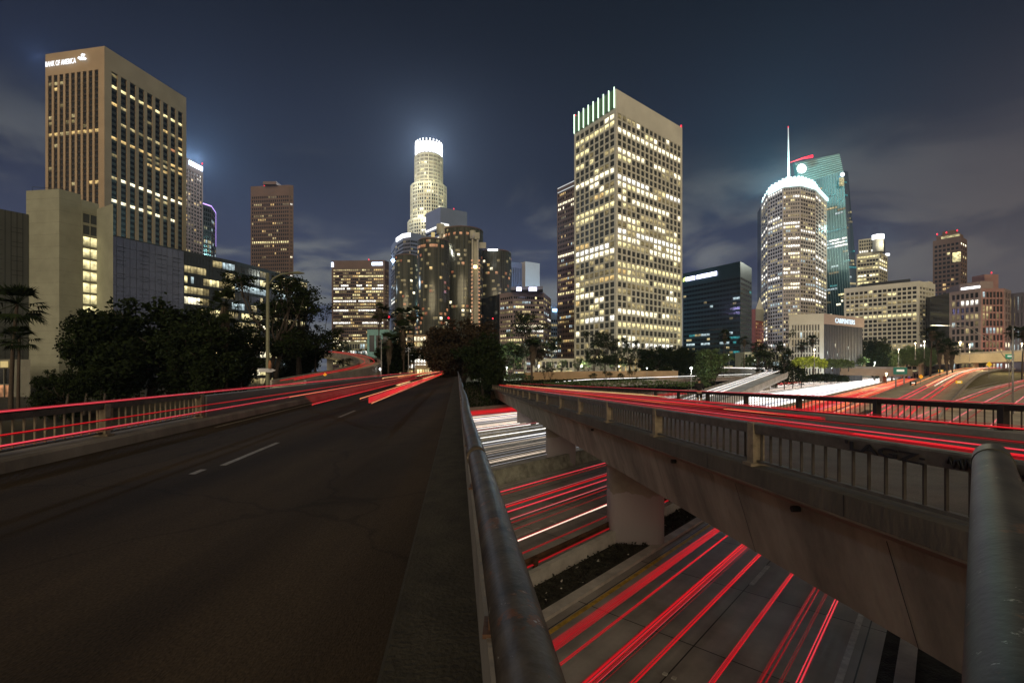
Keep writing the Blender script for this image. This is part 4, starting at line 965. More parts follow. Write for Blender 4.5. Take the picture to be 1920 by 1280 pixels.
p = (b.c[0]+b.c[1])/2; MB().box((p.x, p.y-.9, b.zt-1.5), (10.6, .5, 2.6), 0).build('roof_sign', sign_mat('sign_sky', (.35, .65, 1), 4), b.root); b.finish()

# --- dark tower behind cream one
b = Bld('dark bronze tower half hidden behind the bright cream tower', 150, [(1046, 353), (1090, 332)], C_BRONZE, back=40)
b.face(b.c[0], b.c[1], 14, 3.9, (.5, .3, 5, 5), .2, .46, .5, office(.32, .8, 1, (('dim', 2), ('dull', 3), ('warm', 3), ('cool', 1)), .16, ('bright', 'yellow'), zone=lambda t: 1.6 if t < .62 else .7))
v = b.c[1]-b.c[0]; 
for dz in (-4.6, -1.0): MB().sweep([(b.c[0].x, b.c[0].y-.7, b.zt+dz), (b.c[1].x, b.c[1].y-.7, b.zt+dz)], [(0, 0), (.4, 0), (.4, .5), (0, .5)]).build('roof_light_line', sign_mat('band_soft', (.85, .9, .9), .8), b.root)
b.finish()
# --- cream grid tower
b = Bld('bright cream grid tower with green lit fins on its left crown', 150, [(1079, 220), (1155, 168), (1277, 240)], C_CREAM)
L_, M_, R_ = b.c; lt1 = office(.42, .7, .9, (('dim', 4), ('dull', 4), ('yellow', 3), ('warm', 1), ('bright', 1)), .26, ('bright', 'bright', 'white', 'yellow'), dark='faint', zone=lambda t: .80 if t < .55 else .58)
b.face(L_, M_, 8, 3.62, (.4, .5, 12, 12), .19, .25, .55, lt1, pdep=.45)
b.face(M_, R_, 15, 3.62, (.5, .8, 12, 12), .24, .25, .55, lt1, pdep=.45)
# crown: fins of light over dark green louvres on the left face, blank parapet on the right one
u = (M_-L_).normalized(); n_ = Vector((u.y, -u.x)); LL = (M_-L_).length; a = math.atan2(u.y, u.x)
p = (L_+M_)/2+n_*.95; MB().box((p.x, p.y, b.zt-5), (LL-.4, .08, 10), a).build('crown_louvre', mat('louvre_green', (.10, .20, .10), .6, var=.1), b.root)
for k in range(9):
    p = L_+u*(.3+(LL-.4)*k/8)+n_*1.25; MB().box((p.x, p.y, b.zt-4.6), (.38, .42, 11.2), a).build('crown_fin_light', S_FIN, b.root)
beacon(b.root, Vector((R_.x, R_.y, b.zt+1)), .9); beacon(b.root, Vector((L_.x, L_.y, b.zt+1)), .6)
# ground floor arcade
for k in range(15):
    v = (R_-M_).normalized(); n2 = Vector((v.y, -v.x)); q = M_+v*(2+k*4.3)+n2*3.2
    MB().box((q.x, q.y, 1.5), (1.5, 1.5, 12), math.atan2(v.y, v.x)).build('arcade_column', C_CREAM, b.root)
q0, q1 = M_+n2*1.2, R_+n2*1.2
MB().face([(q0.x, q0.y, -3), (q1.x, q1.y, -3), (q1.x, q1.y, 7), (q0.x, q0.y, 7)], 0, uv=True).build('arcade_glow', PN['warm'], b.root)
MB().sweep([(q0.x, q0.y, 7.2), (q1.x, q1.y, 7.2)], [(-.2, 0), (3.8, 0), (3.8, 1.4), (-.2, 1.4)]).build('arcade_roof', C_CREAM, b.root)
b.finish(zmin=6)

# --- teal block with long roof sign
b = Bld('dark teal glass block with a long blue white roof sign, right of the cream tower', 75, [(1281, 513), (1388, 490), (1409, 503)], C_TEAL, core=C_TEAL)
lt2 = office(.14, .6, 1, (('dim', 3), ('teal', 2), ('cool', 2), ('dull', 2)), .13, ('white', 'cool', 'bright'), zone=lambda t: 1.5 if t < .7 else .5)
b.face(b.c[0], b.c[1], 18, 3.5, (.3, .3, 4, 10), .06, .5, .15, lt2, pdep=.1)
b.face(b.c[1], b.c[2], 5, 3.5, (.3, .3, 4, 10), .06, .5, .15, office(.06, .6, 1, (('dim', 3), ('teal', 2)), .08, ('cool', 'dull')), pdep=.1)
u = (b.c[1]-b.c[0]).normalized(); n_ = Vector((u.y, -u.x)); a = math.atan2(u.y, u.x); LL = (b.c[1]-b.c[0]).length
x = 3.2; HRn = random.Random(2)
for wlen in (5, 10):
    for k in range(wlen):
        p = b.c[0]+u*(x+.9)+n_*.9; m_ = MB(); m_.box((p.x, p.y, b.zt-5.2), (1.55, .4, 3.0), a)
        m_.build('sign_letter', S_VIOL, b.root); x += 1.82
    x += 1.3
p = b.c[0]+u*1.9+n_*.9; lf = MB(); lf.tube([(p.x-.9, p.y, b.zt-6.8), (p.x, p.y, b.zt-5.0), (p.x+.9, p.y, b.zt-3.4)], [.2, 1.1, .3], 8); lf.build('sign_emblem', sign_mat('sign_lime', (.75, 1, .2), 2.5), b.root)
b.finish()
# --- small gabled old tower
b = Bld('old cream tower with a pointed gable above red brick, between teal and round towers', 62, [(1408, 580), (1416, 579), (1431, 581)], mat('brick_red', (.22, .06, .045), .8, var=.2, vscale=.3), z0=-6, core=MATS['brick_red'])
b.face(b.c[1], b.c[2], 5, 3.6, (.3, .3, 3, 3), .5, .5, .3, office(.35, .4, .5, (('dull', 3), ('warm', 2)), .05)); 
A, B = b.c[1], b.c[2]; w_ = (B-A).length
g_ = MB(); v = (B-A).normalized(); n_ = Vector((v.y, -v.x))*.6
for q in (0,): 
    A2, B2, M2 = A+n_, B+n_, (A+B)/2+n_
    g_.face([(A2.x, A2.y, b.zt-12), (B2.x, B2.y, b.zt-12), (B2.x, B2.y, b.zt), (M2.x, M2.y, b.zt+13), (A2.x, A2.y, b.zt)])
    g_.prism([A2, B2, B2+Vector((0, 9)), A2+Vector((0, 9))], b.zt-12, b.zt-.1)
g_.build('gable', C_CREAM, b.root); b.finish()

# --- rounded tower with cyan crown
pts = [(1428, 384), (1440, 360), (1468, 345), (1500, 342), (1528, 350), (1549, 372)]
b = Bld('rounded office tower with a blazing cyan white crown', 184, pts, mat('facade_mauve', (.40, .365, .33), .6, var=.12, vscale=.05), back=30)
for i, cn in enumerate((3, 6, 7, 6, 4)):
    b.face(b.c[i], b.c[i+1], cn, 3.75, (.35, .35, 3, 4), .22, .40, .6, office(.55, .75, .8, (('dim', 2), ('dull', 4), ('yellow', 2), ('cool', 1)), .22, ('bright', 'white', 'white'), zone=lambda t: .78 if t < .6 else .55))
off = Vector((0, 5)); cr = [p+off*(.3 if i in (0, 5) else .2) for i, p in enumerate(b.c)]
MB().sweep([(p.x, p.y-2.0, b.zt-4.0) for p in b.c], [(0, 0), (1, 0), (1, 3.4), (0, 3.4)]).build('crown_light_band', S_CYAN, b.root)
MB().sweep([(p.x+ (b.cen.x-p.x)*.10, p.y+1.0, b.zt) for p in b.c], [(0, 0), (1, 0), (1, 5.4), (0, 5.4)]).build('crown_light_band', S_CYAN, b.root)
for i in range(5):
    for k in range(4):
        p = b.c[i].lerp(b.c[i+1], (k+.5)/4); MB().box((p.x+(b.cen.x-p.x)*.10, p.y+1.2, b.zt+5.9), (2.2, 1, 2.2), .2*i-.4).build('crown_tooth', S_CYAN, b.root)
MB().prism([p*1.0+(b.cen-p)*.12 for p in b.full], b.zt, b.zt+5).build('crown_core', C_DARK, b.root)
b.finish()

# --- leaning glass tower with sail roof and spire
D = 575.0
def lp(px, py, d): return P(px, py, d)
tw = empty('skyscraper', PZ(1570, 610, -6), 'tall slanted blue glass skyscraper with sail shaped roof and spire', 'skyscraper')
BL, BM, BR_ = lp(1535, 700, 560), lp(1603, 700, 545), lp(1622, 700, 575)
TL, TM, TR = lp(1500, 345, 560), lp(1581, 320, 545), lp(1590, 322, 575)
bk_ = Vector((14, 55, 0))
gb_ = MB(); gb_.hexa([BL, BM, BR_, BL+bk_, TL, TM, TR, TL+bk_]); gb_.build('core', mat('skyscraper_glass', (.045, .10, .12), .12, .6, var=.5, vscale=.05, stretch=(1, 1, .25)), tw)
# sail
s1, s2 = lp(1490, 306, 562), lp(1574, 288, 547)
sl_ = MB(); sl_.hexa([TL+Vector((0, .3, 0)), TM+Vector((0, .3, 0)), TM+Vector((0, 6, 0)), TL+Vector((0, 6, 0)), s1, s2, s2+Vector((0, 4, 0)), s1+Vector((0, 4, 0))])
sl_.build('sail_roof', mat('sail_glass', (.05, .09, .09), .3, .5, var=.4, vscale=.2, stretch=(.1, .1, 3)), tw)
lv = MB()
for k in range(9):
    f = k/9; A = TL.lerp(s1, f); B = TM.lerp(s2, f); lv.sweep([A+Vector((0, -.3, 0)), B+Vector((0, -.3, 0))], [(-.2, 0), (.3, 0), (.3, .35), (-.2, .35)])
lv.build('sail_louvre', mat('louvre_metal', (.25, .35, .35), .4, .5), tw)
wp = []; wr = random.Random(11); rows = 62
for (a0, a1, c0, c1, cols, pb) in ((BL, BM, TL, TM, 16, .30), (BM, BR_, TM, TR, 4, .22)):
    nn = Vector(((a1-a0).y, -(a1-a0).x, 0)).normalized()*.3
    for j in range(rows):
        f0, f1 = (j+.2)/rows, (j+.8)/rows; rowp = pb*wr.uniform(.1, 2); t = j/rows
        if 0.62 < t < .67 and cols == 16: rowp = 9; 
        run = 0; k = None
        for i in range(cols):
            if run <= 0:
                run = wr.randint(1, 4); k = None
                if wr.random() < rowp*(1.2 if t < .35 else .6): k = wr.choice(['dull', 'yellow', 'cool', 'dim', 'bright'] if t < .4 else ['teal', 'cool', 'dim', 'teal', 'dull'])
                if rowp == 9: k = wr.choice(['cool', 'white', 'cool'])
            run -= 1
            if not k: continue
            g0, g1 = (i+.08)/cols, (i+.92)/cols
            q = [a0.lerp(a1, g).lerp(c0.lerp(c1, g), f)+nn for g, f in ((g0, f0), (g1, f0), (g1, f1), (g0, f1))]
            wp.append((q, k))
wp.sort(key=lambda t: -((t[0][1]-t[0][0]).length))
rest = MB()
for i, (q, k) in enumerate(wp):
    if i < 100: MB().face(q, 0, uv=True).build('window', PN[k], tw)
    else: rest.face(q, PK.index(k), uv=True)
tag(rest.build('window', [PN[k] for k in PK], tw), kind='stuff')
gp = [BL.lerp(BM, g).lerp(TL.lerp(TM, g), f)+Vector((0, -.2, 0)) for g, f in ((.02, .35), (.98, .35), (.98, .86), (.02, .86))]
fl_ = MB()
for k in range(17):
    g = k/16; fl_.tube([BL.lerp(BM, g).lerp(TL.lerp(TM, g), .02)+Vector((0, -.35, 0)), BL.lerp(BM, g).lerp(TL.lerp(TM, g), 1)+Vector((0, -.35, 0))], .16, 4)
fl_.build('mullion', MATS['louvre_metal'], tw)
sp0, sp1 = lp(1479, 345, 566), lp(1478, 240, 566)
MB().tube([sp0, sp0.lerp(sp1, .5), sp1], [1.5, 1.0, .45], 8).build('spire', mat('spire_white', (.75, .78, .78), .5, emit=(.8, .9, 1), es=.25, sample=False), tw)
beacon(tw, sp1+Vector((0, 0, 1)), 1.0)
MB().tube([lp(1481, 305, 565), lp(1505, 297, 563), lp(1524, 293, 560)], [.3, 1.0, 1.7], 6).build('red_boom_light', S_RED, tw)
q = lp(1503.5, 316, 544); MB().tube([q, q+Vector((0, .8, 0))], 5.2, 24).build('round_sign', S_WHITE, tw)
q = lp(1580, 327, 541); MB().tube([q, q+Vector((0, .8, 0))], 2.3, 12).build('corner_light', S_WHITE, tw)
MB().box(q+Vector((-.5, 1, -8)), (5, 1, 9)).build('corner_glow', PN['yellow'], tw)
lamp(lp(1566, 425, 527), (.4, .95, 1), 16000, 3, 'flood_or_added_light', tw)  # added lamp imitating the crown's cyan reflection on the glass face
# --- two stage tower with lit crown
b = Bld('stepped pale green tower with a white lit cylinder at its roof corner', 108, [(1607, 477), (1648, 472), (1663, 480)], mat('facade_pistachio', (.36, .34, .24), .7, var=.1))
b.face(b.c[0], b.c[1], 7, 3.5, (.3, .3, 3, 2), .16, .42, .4, office(.5, .8, .9, (('dull', 3), ('yellow', 3)), .2)); b.face(b.c[1], b.c[2], 4, 3.5, (.3, .3, 3, 2), .16, .42, .4, office(.3, .8, .9, (('dull', 3), ('yellow', 3)), .2))
up = [p+(b.cen-p)*.12 for p in b.full]; b.body.prism(up, b.zt, b.zt+14)
b.face(up[0], up[1], 8, 3.0, (.2, .2, .4, .8), .35, .4, .3, office(.1, .5, .5), z0=b.zt, z1=b.zt+14)
q = up[1]; MB().tube([(q.x, q.y, b.zt), (q.x, q.y, b.zt+15)], 4.2, 20).build('round_corner', C_LIT, b.root); MB().tube([(q.x, q.y, b.zt+12), (q.x, q.y, b.zt+16)], 4.6, 20).build('crown_light', S_WHITE, b.root)
MB().box((b.c[2].x-1, b.c[2].y-2, b.zt+1), (3.4, 1, 2)).build('crown_light', S_WHITE, b.root)
lamp((q.x, q.y-14, b.zt+6), (1, .98, .85), 9000, 1, 'flood_or_added_light', b.root)
b.finish()
# --- wide office
b = Bld('wide low cream office block with a square window grid on the right', 60, [(1585, 541), (1722, 527), (1751, 533)], C_CREAM, nm='office_building')
b.face(b.c[0], b.c[1], 15, 3.1, (.3, .6, 4, 3), .24, .34, .7, office(.34, .6, .9, (('dim', 3), ('dull', 3), ('yellow', 2)), .10, ('bright', 'yellow')), pdep=.6)
b.face(b.c[1], b.c[2], 5, 3.1, (.6, .3, 4, 3), .2, .5, .6, office(.2, .6, .9, (('dim', 3), ('dull', 1)), .05), pdep=.55)
q = [b.c[0].lerp(b.c[1], .3), b.c[0].lerp(b.c[1], .96), b.c[0].lerp(b.c[1], .96)+Vector((6, 14)), b.c[0].lerp(b.c[1], .3)+Vector((6, 14))]
MB().prism([p+Vector((0, 4)) for p in q], b.zt, b.zt+2.6).build('roof_plant', C_DARK, b.root); b.finish()
# --- union hall block with letters
b = Bld('dark square block with a pale roof band carrying the word CARPENTERS', 28, [(1482, 590), (1541, 588), (1617, 597)], C_CREAM, core=mat('block_slate', (.065, .07, .085), .5, var=.1), nm='office_building')
L_, M_, R_ = b.c
b.face(L_, M_, 10, 3.6, (.3, 1.0, 1, 5.2), .42, .2, .8, office(.12, .4, .8, (('dim', 2), ('cool', 1)), 0), z1=b.zt)
M_bandp = mat('band_rose', (.36, .29, .26), .8, var=.06)
v = (R_-M_); n_ = Vector((v.y, -v.x)).normalized(); a = math.atan2(v.y, v.x); p = (M_+R_)/2+n_*.42
MB().box((p.x, p.y, b.zt-2.6), (v.length+.5, .8, 5.3), a).build('roof_band', M_bandp, b.root)
put_text('CARPENTERS', M_+v*.26, M_+v*.74, b.zt-4.1, 2.5, sign_mat('sign_ice', (.75, .9, 1), 1.3), b.root, 'sign_lettering', 1.0, .0)
for f_, zz in ((.12, 9), (.30, 13), (.22, 5.5), (.62, 12), (.35, 8)):
    p = M_.lerp(R_, f_)+n_*.06; MB().face([(p.x, p.y, zz), (p.x+v.normalized().x*.5, p.y+v.normalized().y*.5, zz), (p.x+v.normalized().x*.5, p.y+v.normalized().y*.5, zz+1.6), (p.x, p.y, zz+1.6)], 0, uv=True).build('window', PN['cool'], b.root)
fn = MB()
for k in range(26):
    p = M_.lerp(R_, (k+.5)/26)+n_*.15; fn.box((p.x, p.y, (b.zt-5.3+b.z0)/2), (.18, .3, b.zt-5.3-b.z0), a)
fn.build('facade_rib', MATS['block_slate'], b.root)
b.finish(zmin=-2)
# --- brown residential tower
b = Bld('brown residential tower with a few amber windows near the right edge', 115, [(1750, 452), (1800, 443), (1812, 450)], C_BRONZE)
am = office(.10, .3, .8, (('yellow', 3), ('warm', 2)), .0)
b.face(b.c[0], b.c[1], 6, 3.9, (.5, .5, 3, 4), .3, .45, .3, am); b.face(b.c[1], b.c[2], 3, 3.6, (.5, .5, 3, 4), .3, .45, .4, office(.03))
MB().prism([p+(b.cen-p)*.18 for p in b.full], b.zt, b.zt+4.2).build('penthouse', C_BRONZE, b.root)
MB().prism([p+(b.cen-p)*.55 for p in b.full], b.zt+4.2, b.zt+8).build('roof_plant', C_BROWN, b.root)
u = (b.c[1]-b.c[0]); n_ = Vector((u.y, -u.x)).normalized()*.9; p0 = b.c[0]+u*.25+n_*-1; p1 = b.c[0]+u*.95+n_*-1
MB().sweep([(p0.x, p0.y-1, b.zt+.5), (p1.x, p1.y-1, b.zt+.5)], [(0, 0), (.3, 0), (.3, 2.0), (0, 2.0)]).build('penthouse_window', PN['yellow'], b.root)
p = b.c[0]+u*.74+n_; uu_ = u.normalized()*5.6; MB().face([(p.x, p.y, b.zt-22), (p.x+uu_.x, p.y+uu_.y, b.zt-22), (p.x+uu_.x, p.y+uu_.y, b.zt-13.5), (p.x, p.y, b.zt-13.5)], 0, uv=True).build('lit_lounge', PN['yellow'], b.root)
for f in (.15, .5, .9): beacon(b.root, Vector((*(b.c[0].lerp(b.c[1], f)), b.zt+5.6)), .8)
b.finish()
MBs = Bld('thin bright white edge of a building behind the wide cream office', 66, [(1741, 527), (1749, 529)], C_CREAM, core=C_LIT, back=10); MBs.finish()
# --- pink lit building
b = Bld('pink and grey corner building washed in red light, with a white strip sign', 48, [(1783, 548), (1838, 541), (1882, 541), (1893, 545)], mat('facade_greypink', (.22, .18, .175), .8, var=.1), nm='office_building')
b.face(b.c[0], b.c[1], 6, 4.2, (.4, .4, 3, 1.5), .28, .3, .6, office(.25, .5, .8, (('dim', 3), ('dull', 2), ('cool', 1)), .08), wm=0)
b.face(b.c[1], b.c[2], 6, 4.2, (.8, .8, 3, 1.5), .22, .22, .5, office(.30, .5, .8, (('dim', 3), ('dull', 2), ('cool', 1)), .06), wm=1)
b.face(b.c[2], b.c[3], 2, 4.2, (.4, .4, 3, 1.5), .24, .3, .6, office(.1), wm=0)
up = [b.c[0]+(b.c[1]-b.c[0])*.3, b.c[1], b.c[1]+(b.c[2]-b.c[1])*.55]; up = up+[up[2]+Vector((8, 18)), up[0]+Vector((8, 18))]
MB().prism(up, b.zt, b.zt+4.5).build('setback_storey', mat('facade_greypink', (.3, .25, .24)), b.root)
u = up[1]-up[0]; MB().box(((up[0].x+up[1].x)/2, (up[0].y+up[1].y)/2-.5, b.zt+1.2), (u.length*.9, .4, 1.3), math.atan2(u.y, u.x)).build('strip_sign', S_WHITE, b.root)
q = b.c[1].lerp(b.c[2], .62); MB().box((q.x, q.y+6, b.zt+4.5), (8.5, 8, 9)).build('roof_block', C_PINK, b.root); beacon(b.root, Vector((q.x, q.y+2, b.zt+10)), .5)
q = b.c[1].lerp(b.c[2], .5); lamp((q.x, q.y-14, 12), (1, .22, .2), 3000, 2, 'wall_wash', b.root)
b.finish(mats=[mat('facade_greypink', (.3, .25, .24)), C_PINK])
b = Bld('dark building with vertical light slits at the right edge of the picture', 46, [(1884, 552), (1990, 540)], C_GREY, nm='office_building', back=20)
b.face(b.c[0], b.c[1], 14, 9, (.4, .4, 14, 1.5), .75, .2, .5, office(.3, .3, .5, (('dim', 3), ('cool', 1), ('dull', 2)), 0))
A, B = b.c; MB().sweep([(A.x+2, A.y-1, EZ+(HY-606)*300/F), (B.x, B.y-1, EZ+(HY-606)*300/F)], [(0, 0), (.4, 0), (.4, 2.2), (0, 2.2)]).build('strip_light', sign_mat('strip_warm', (1, .85, .5), 3), b.root); b.finish()
# --- small lit buildings low between the trees
def low_block(px0, px1, d, ytop, z0, label, m, cols, fh, lit, back=12):
    zt_ = EZ+(HY-ytop)*d/F; A, B = PZ(px0, d, 0).xy, PZ(px1, d, 0).xy
    bb = Bld(label, 1, None, m, z0=z0, core=m, poly=[A, B, B+Vector((0, back)), A+Vector((0, back))], nm='low_building'); bb.zt = zt_; bb.body = MB().prism(bb.full, z0, zt_)
    bb.face(A, B, cols, fh, (.3, .3, .5, .8), .25, .3, .3, lit); bb.finish(); return bb
low_block(640, 700, 240, 640, -3, 'low white lit parking structure under the banded brown block', C_CONC, 12, 3.2, office(.6, .6, .5, (('cool', 3), ('dim', 2)), .3, ('white', 'cool')))
low_block(690, 730, 190, 618, -3, 'small teal lit block with a pale roof sign behind the palms', mat('facade_seagreen', (.10, .22, .20), .5), 3, 12, office(0)) 
q = PZ(722, 189, EZ+(HY-622)*189/F)
low_block(740, 800, 330, 628, -3, 'low amber lit podium below the dark cylinders', C_TAN, 10, 4, office(.7, .7, .4, (('warm', 3), ('yellow', 3)), .3))
low_block(780, 828, 165, 684, -3, 'arcade of amber lit columns at the far end of the dark road', C_TAN, 9, 3.6, office(.9, .9, .2, (('yellow', 3), ('warm', 3)), .4))
low_block(1000, 1075, 215, 672, -3, 'low cream wall of lit bays behind the palm with the brown skirt', C_CREAM, 10, 3.8, office(.5, .6, .5, (('dull', 3), ('yellow', 3)), .2))
low_block(1395, 1500, 300, 660, -3, 'low white lit lobby left of the block with the roof letters', C_CREAM, 16, 4.5, office(.6, .6, .5, (('cool', 3), ('dull', 3)), .3, ('white', 'cool')))
low_block(1675, 1790, 330, 661, 3, 'long low building of small lights behind the tall palms', C_TAN, 22, 3.2, office(.4, .4, .5, (('yellow', 3), ('warm', 2), ('dull', 3)), .1))
low_block(1690, 1850, 330, 696, -6, 'graffiti covered dark wall block under the overpass', mat('wall_mural', (.2, .18, .19), .8, var=.9, vscale=1.2), 30, 4, office(.25, .4, .5, (('dim', 3), ('cool', 1), ('purple', 1)), .0))

# ================================================================== distant ramps and overpasses
def pxpath(pts, sub=6):
    raw = [P(*p) for p in pts]; out = []
    for i in range(len(raw)-1):
        p0, p1, p2, p3 = raw[max(i-1, 0)], raw[i], raw[i+1], raw[min(i+2, len(raw)-1)]
        for k in range(sub):
            t = k/sub; out.append(.5*((2*p1)+(p2-p0)*t+(2*p0-5*p1+4*p2-p3)*t*t+(3*p1-p0-3*p2+p3)*t**3))
    out.append(raw[-1]); return out
M_ramp = mat('ramp_concrete', (.46, .41, .28), .7, var=.25, vscale=.3)
def ramp_thing(pts, hw, label, thick=1.2, wall=.8, m=None, cols=(), colh=None):
    path = pxpath(pts); mid = path[len(path)//2]
    t = empty('ramp', (mid.x, mid.y, FZ), label, 'ramp')
    MB().sweep(path, [(-hw, -thick), (hw, -thick), (hw, 0), (-hw, 0)]).build('road_deck', m or M_ramp, t)
    for s_ in (-1, 1): MB().sweep(path, [(s_*hw-.15, -.6), (s_*hw+.15, -.6), (s_*hw+.15, wall), (s_*hw-.15, wall)]).build('side_wall', M_conc, t)
    for f in cols:
        p = path[int(f*(len(path)-1))]; MB().box((p.x, p.y, (FZ+p.z-thick)/2), (1.6, 1.6, p.z-thick-FZ), .3).build('column', M_conc, t)
    return t, path
def strands(path, offs, m, r, h, label, group):
    for i, o in enumerate(offs):
        pts = []
        for k, p in enumerate(path):
            d = path[min(k+1, len(path)-1)]-path[max(k-1, 0)]; a = Vector((d.y, -d.x, 0)).normalized(); pts.append(p+a*o+Vector((0, 0, h+.05*i)))
        mm = m[i % len(m)]; tag(MB().tube(pts, r, 5).build('light_streak', mm), f'{ORD[i]} from the left of the {label}', 'light streak', group)
_, pa = ramp_thing([(540, 724, 62), (610, 709, 74), (668, 697, 84), (694, 686, 96), (680, 675, 112), (645, 667, 130), (610, 663, 150)], 2.2, 'curved ramp with red streaks rising among the trees left of the road', cols=(.55, .75, .95))
strands(pa, (-1.0, -.3, .8), (RED, RDIM, RED), .045, .75, 'red streaks bending round the ramp among the trees', 'streaks on the left curved ramp')
_, pa = ramp_thing([(1280, 766, 86), (1340, 743, 102), (1395, 722, 128), (1432, 708, 152), (1450, 701, 170), (1447, 697, 190), (1420, 694.2, 215), (1370, 693, 240), (1310, 692.3, 255)], 4.4, 'curved ramp glowing white with headlights in front of the dark bush', cols=(.25, .4, .55), m=M_fw2)
strands(pa, tuple(-3.0+.5*i for i in range(11)), (WDIM, WHT, CRM, WDIM), .035, .7, 'white streaks on the curved ramp', 'white streaks on the curved ramp')
# straight white road behind the bank
_, pa = ramp_thing([(985, 727, 122), (1080, 718, 134), (1200, 713, 150), (1300, 709, 175), (1420, 704, 215)], 4.6, 'level road striped with white headlights above the green bank', m=M_fw2, wall=.25)
strands(pa, (-3, -2, -1, 0, 1.2, 2.4, 3.4), (WHT, WDIM, WHT, CRM), .05, .7, 'white streaks on the level road', 'white streaks on the level road')
w_ = MB().sweep([PZ(985, 136, -1.8), PZ(1110, 150, -1.6), PZ(1270, 172, -1.6)], [(-.3, -1), (.3, -1), (.3, 2.5), (-.3, 2.5)])
tag(w_.build('retaining_wall', mat('wall_ochre', (.36, .25, .14), .85, var=.2, vscale=.2)), 'long ochre retaining wall behind the white striped road', 'wall')
# right climbing road with pink streaks, and the branch beside it
_, pa = ramp_thing([(1600, 822, 60), (1668, 771, 88), (1728, 737, 128), (1768, 714, 176), (1800, 700, 225), (1838, 692.5, 275), (1900, 691, 320)], 7.2, 'wide road climbing to the right with pink and cream streaks', wall=.5, thick=.5, m=M_ramp)
strands(pa, (-1.2, .0, 2.6, 3.9), (REDH, REDH, REDH, RED), .13, .7, 'pink red streaks on the climbing road', 'streaks on the climbing road')
strands(pa[14:], (-.6, 3.2, 1.2, -4), (YLW, ORG, CRM, ORG), .16, .8, 'cream streaks over the crest of the climbing road', 'streaks on the climbing road')
_, pb = ramp_thing([(1690, 850, 52), (1780, 790, 76), (1850, 752, 108), (1905, 728, 150), (1975, 710, 215), (2080, 700, 300)], 9.0, 'broad tan road bending away at the right edge', wall=.25, thick=.4, m=M_ramp)
strands(pb, (-3.6, -2.2, 1.0, 2.4, 5.4), (PINK, RED, PINK, RDIM, PINK), .10, .7, 'salmon streaks on the broad tan road', 'streaks on the broad tan road')
bd = MB()
for o_ in (-6.6, 5.8, 8.2): bd.sweep([p+Vector((0, 0, .012)) for p in pb], [(o_-.1, -.01), (o_+.1, -.01), (o_+.1, 0), (o_-.1, 0)])
struct(bd, 'lane_marking', M_white)
gz = MB(); 
for (a, b2_) in ((pa, pb),):
    n = min(len(a), len(b2_))
    for i in range(n-1): gz.face([a[i]+Vector((0, 0, -.5)), b2_[i]+Vector((0, 0, -.5)), b2_[i+1]+Vector((0, 0, -.5)), a[i+1]+Vector((0, 0, -.5))])
struct(gz, 'verge', mat('dry_grass', (.16, .14, .06), .95, var=.5, vscale=.6))
# overpasses
def overpass(a, b_, depth_, h, label, ncol, m, ground=FZ):
    A, B = P(*a), P(*b_); t = empty('overpass', ((A.x+B.x)/2, (A.y+B.y)/2, FZ), label, 'overpass')
    u = (B-A); n2 = Vector((-u.y, u.x, 0)).normalized()*depth_
    MB().hexa([A-Vector((0, 0, h)), B-Vector((0, 0, h)), B+n2-Vector((0, 0, h)), A+n2-Vector((0, 0, h)), A, B, B+n2, A+n2]).build('deck', m, t)
    MB().sweep([A+Vector((0, 0, .02)), B+Vector((0, 0, .02))], [(0, 0), (.3, 0), (.3, 1.0), (0, 1.0)]).build('parapet', M_conc, t)
    for k in range(ncol):
        p = A.lerp(B, (k+.5)/ncol)+n2*.5; MB().box((p.x, p.y, (ground+p.z-h)/2), (3.4, 1.6, p.z-h-ground), .5).build('column', m, t)
    return t
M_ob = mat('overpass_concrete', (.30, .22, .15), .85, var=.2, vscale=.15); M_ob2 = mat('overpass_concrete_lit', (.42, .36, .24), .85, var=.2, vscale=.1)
overpass((1440, 688, 285), (1700, 692, 235), 12, 3.6, 'low brown overpass above the white lanes', 3, M_ob)
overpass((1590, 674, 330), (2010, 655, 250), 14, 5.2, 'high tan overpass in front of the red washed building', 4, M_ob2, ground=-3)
gf = MB(); q = PZ(1622, 252, 0); gf.box((q.x, 252, -3.5), (3.0, 2.2, 5.6), .7)
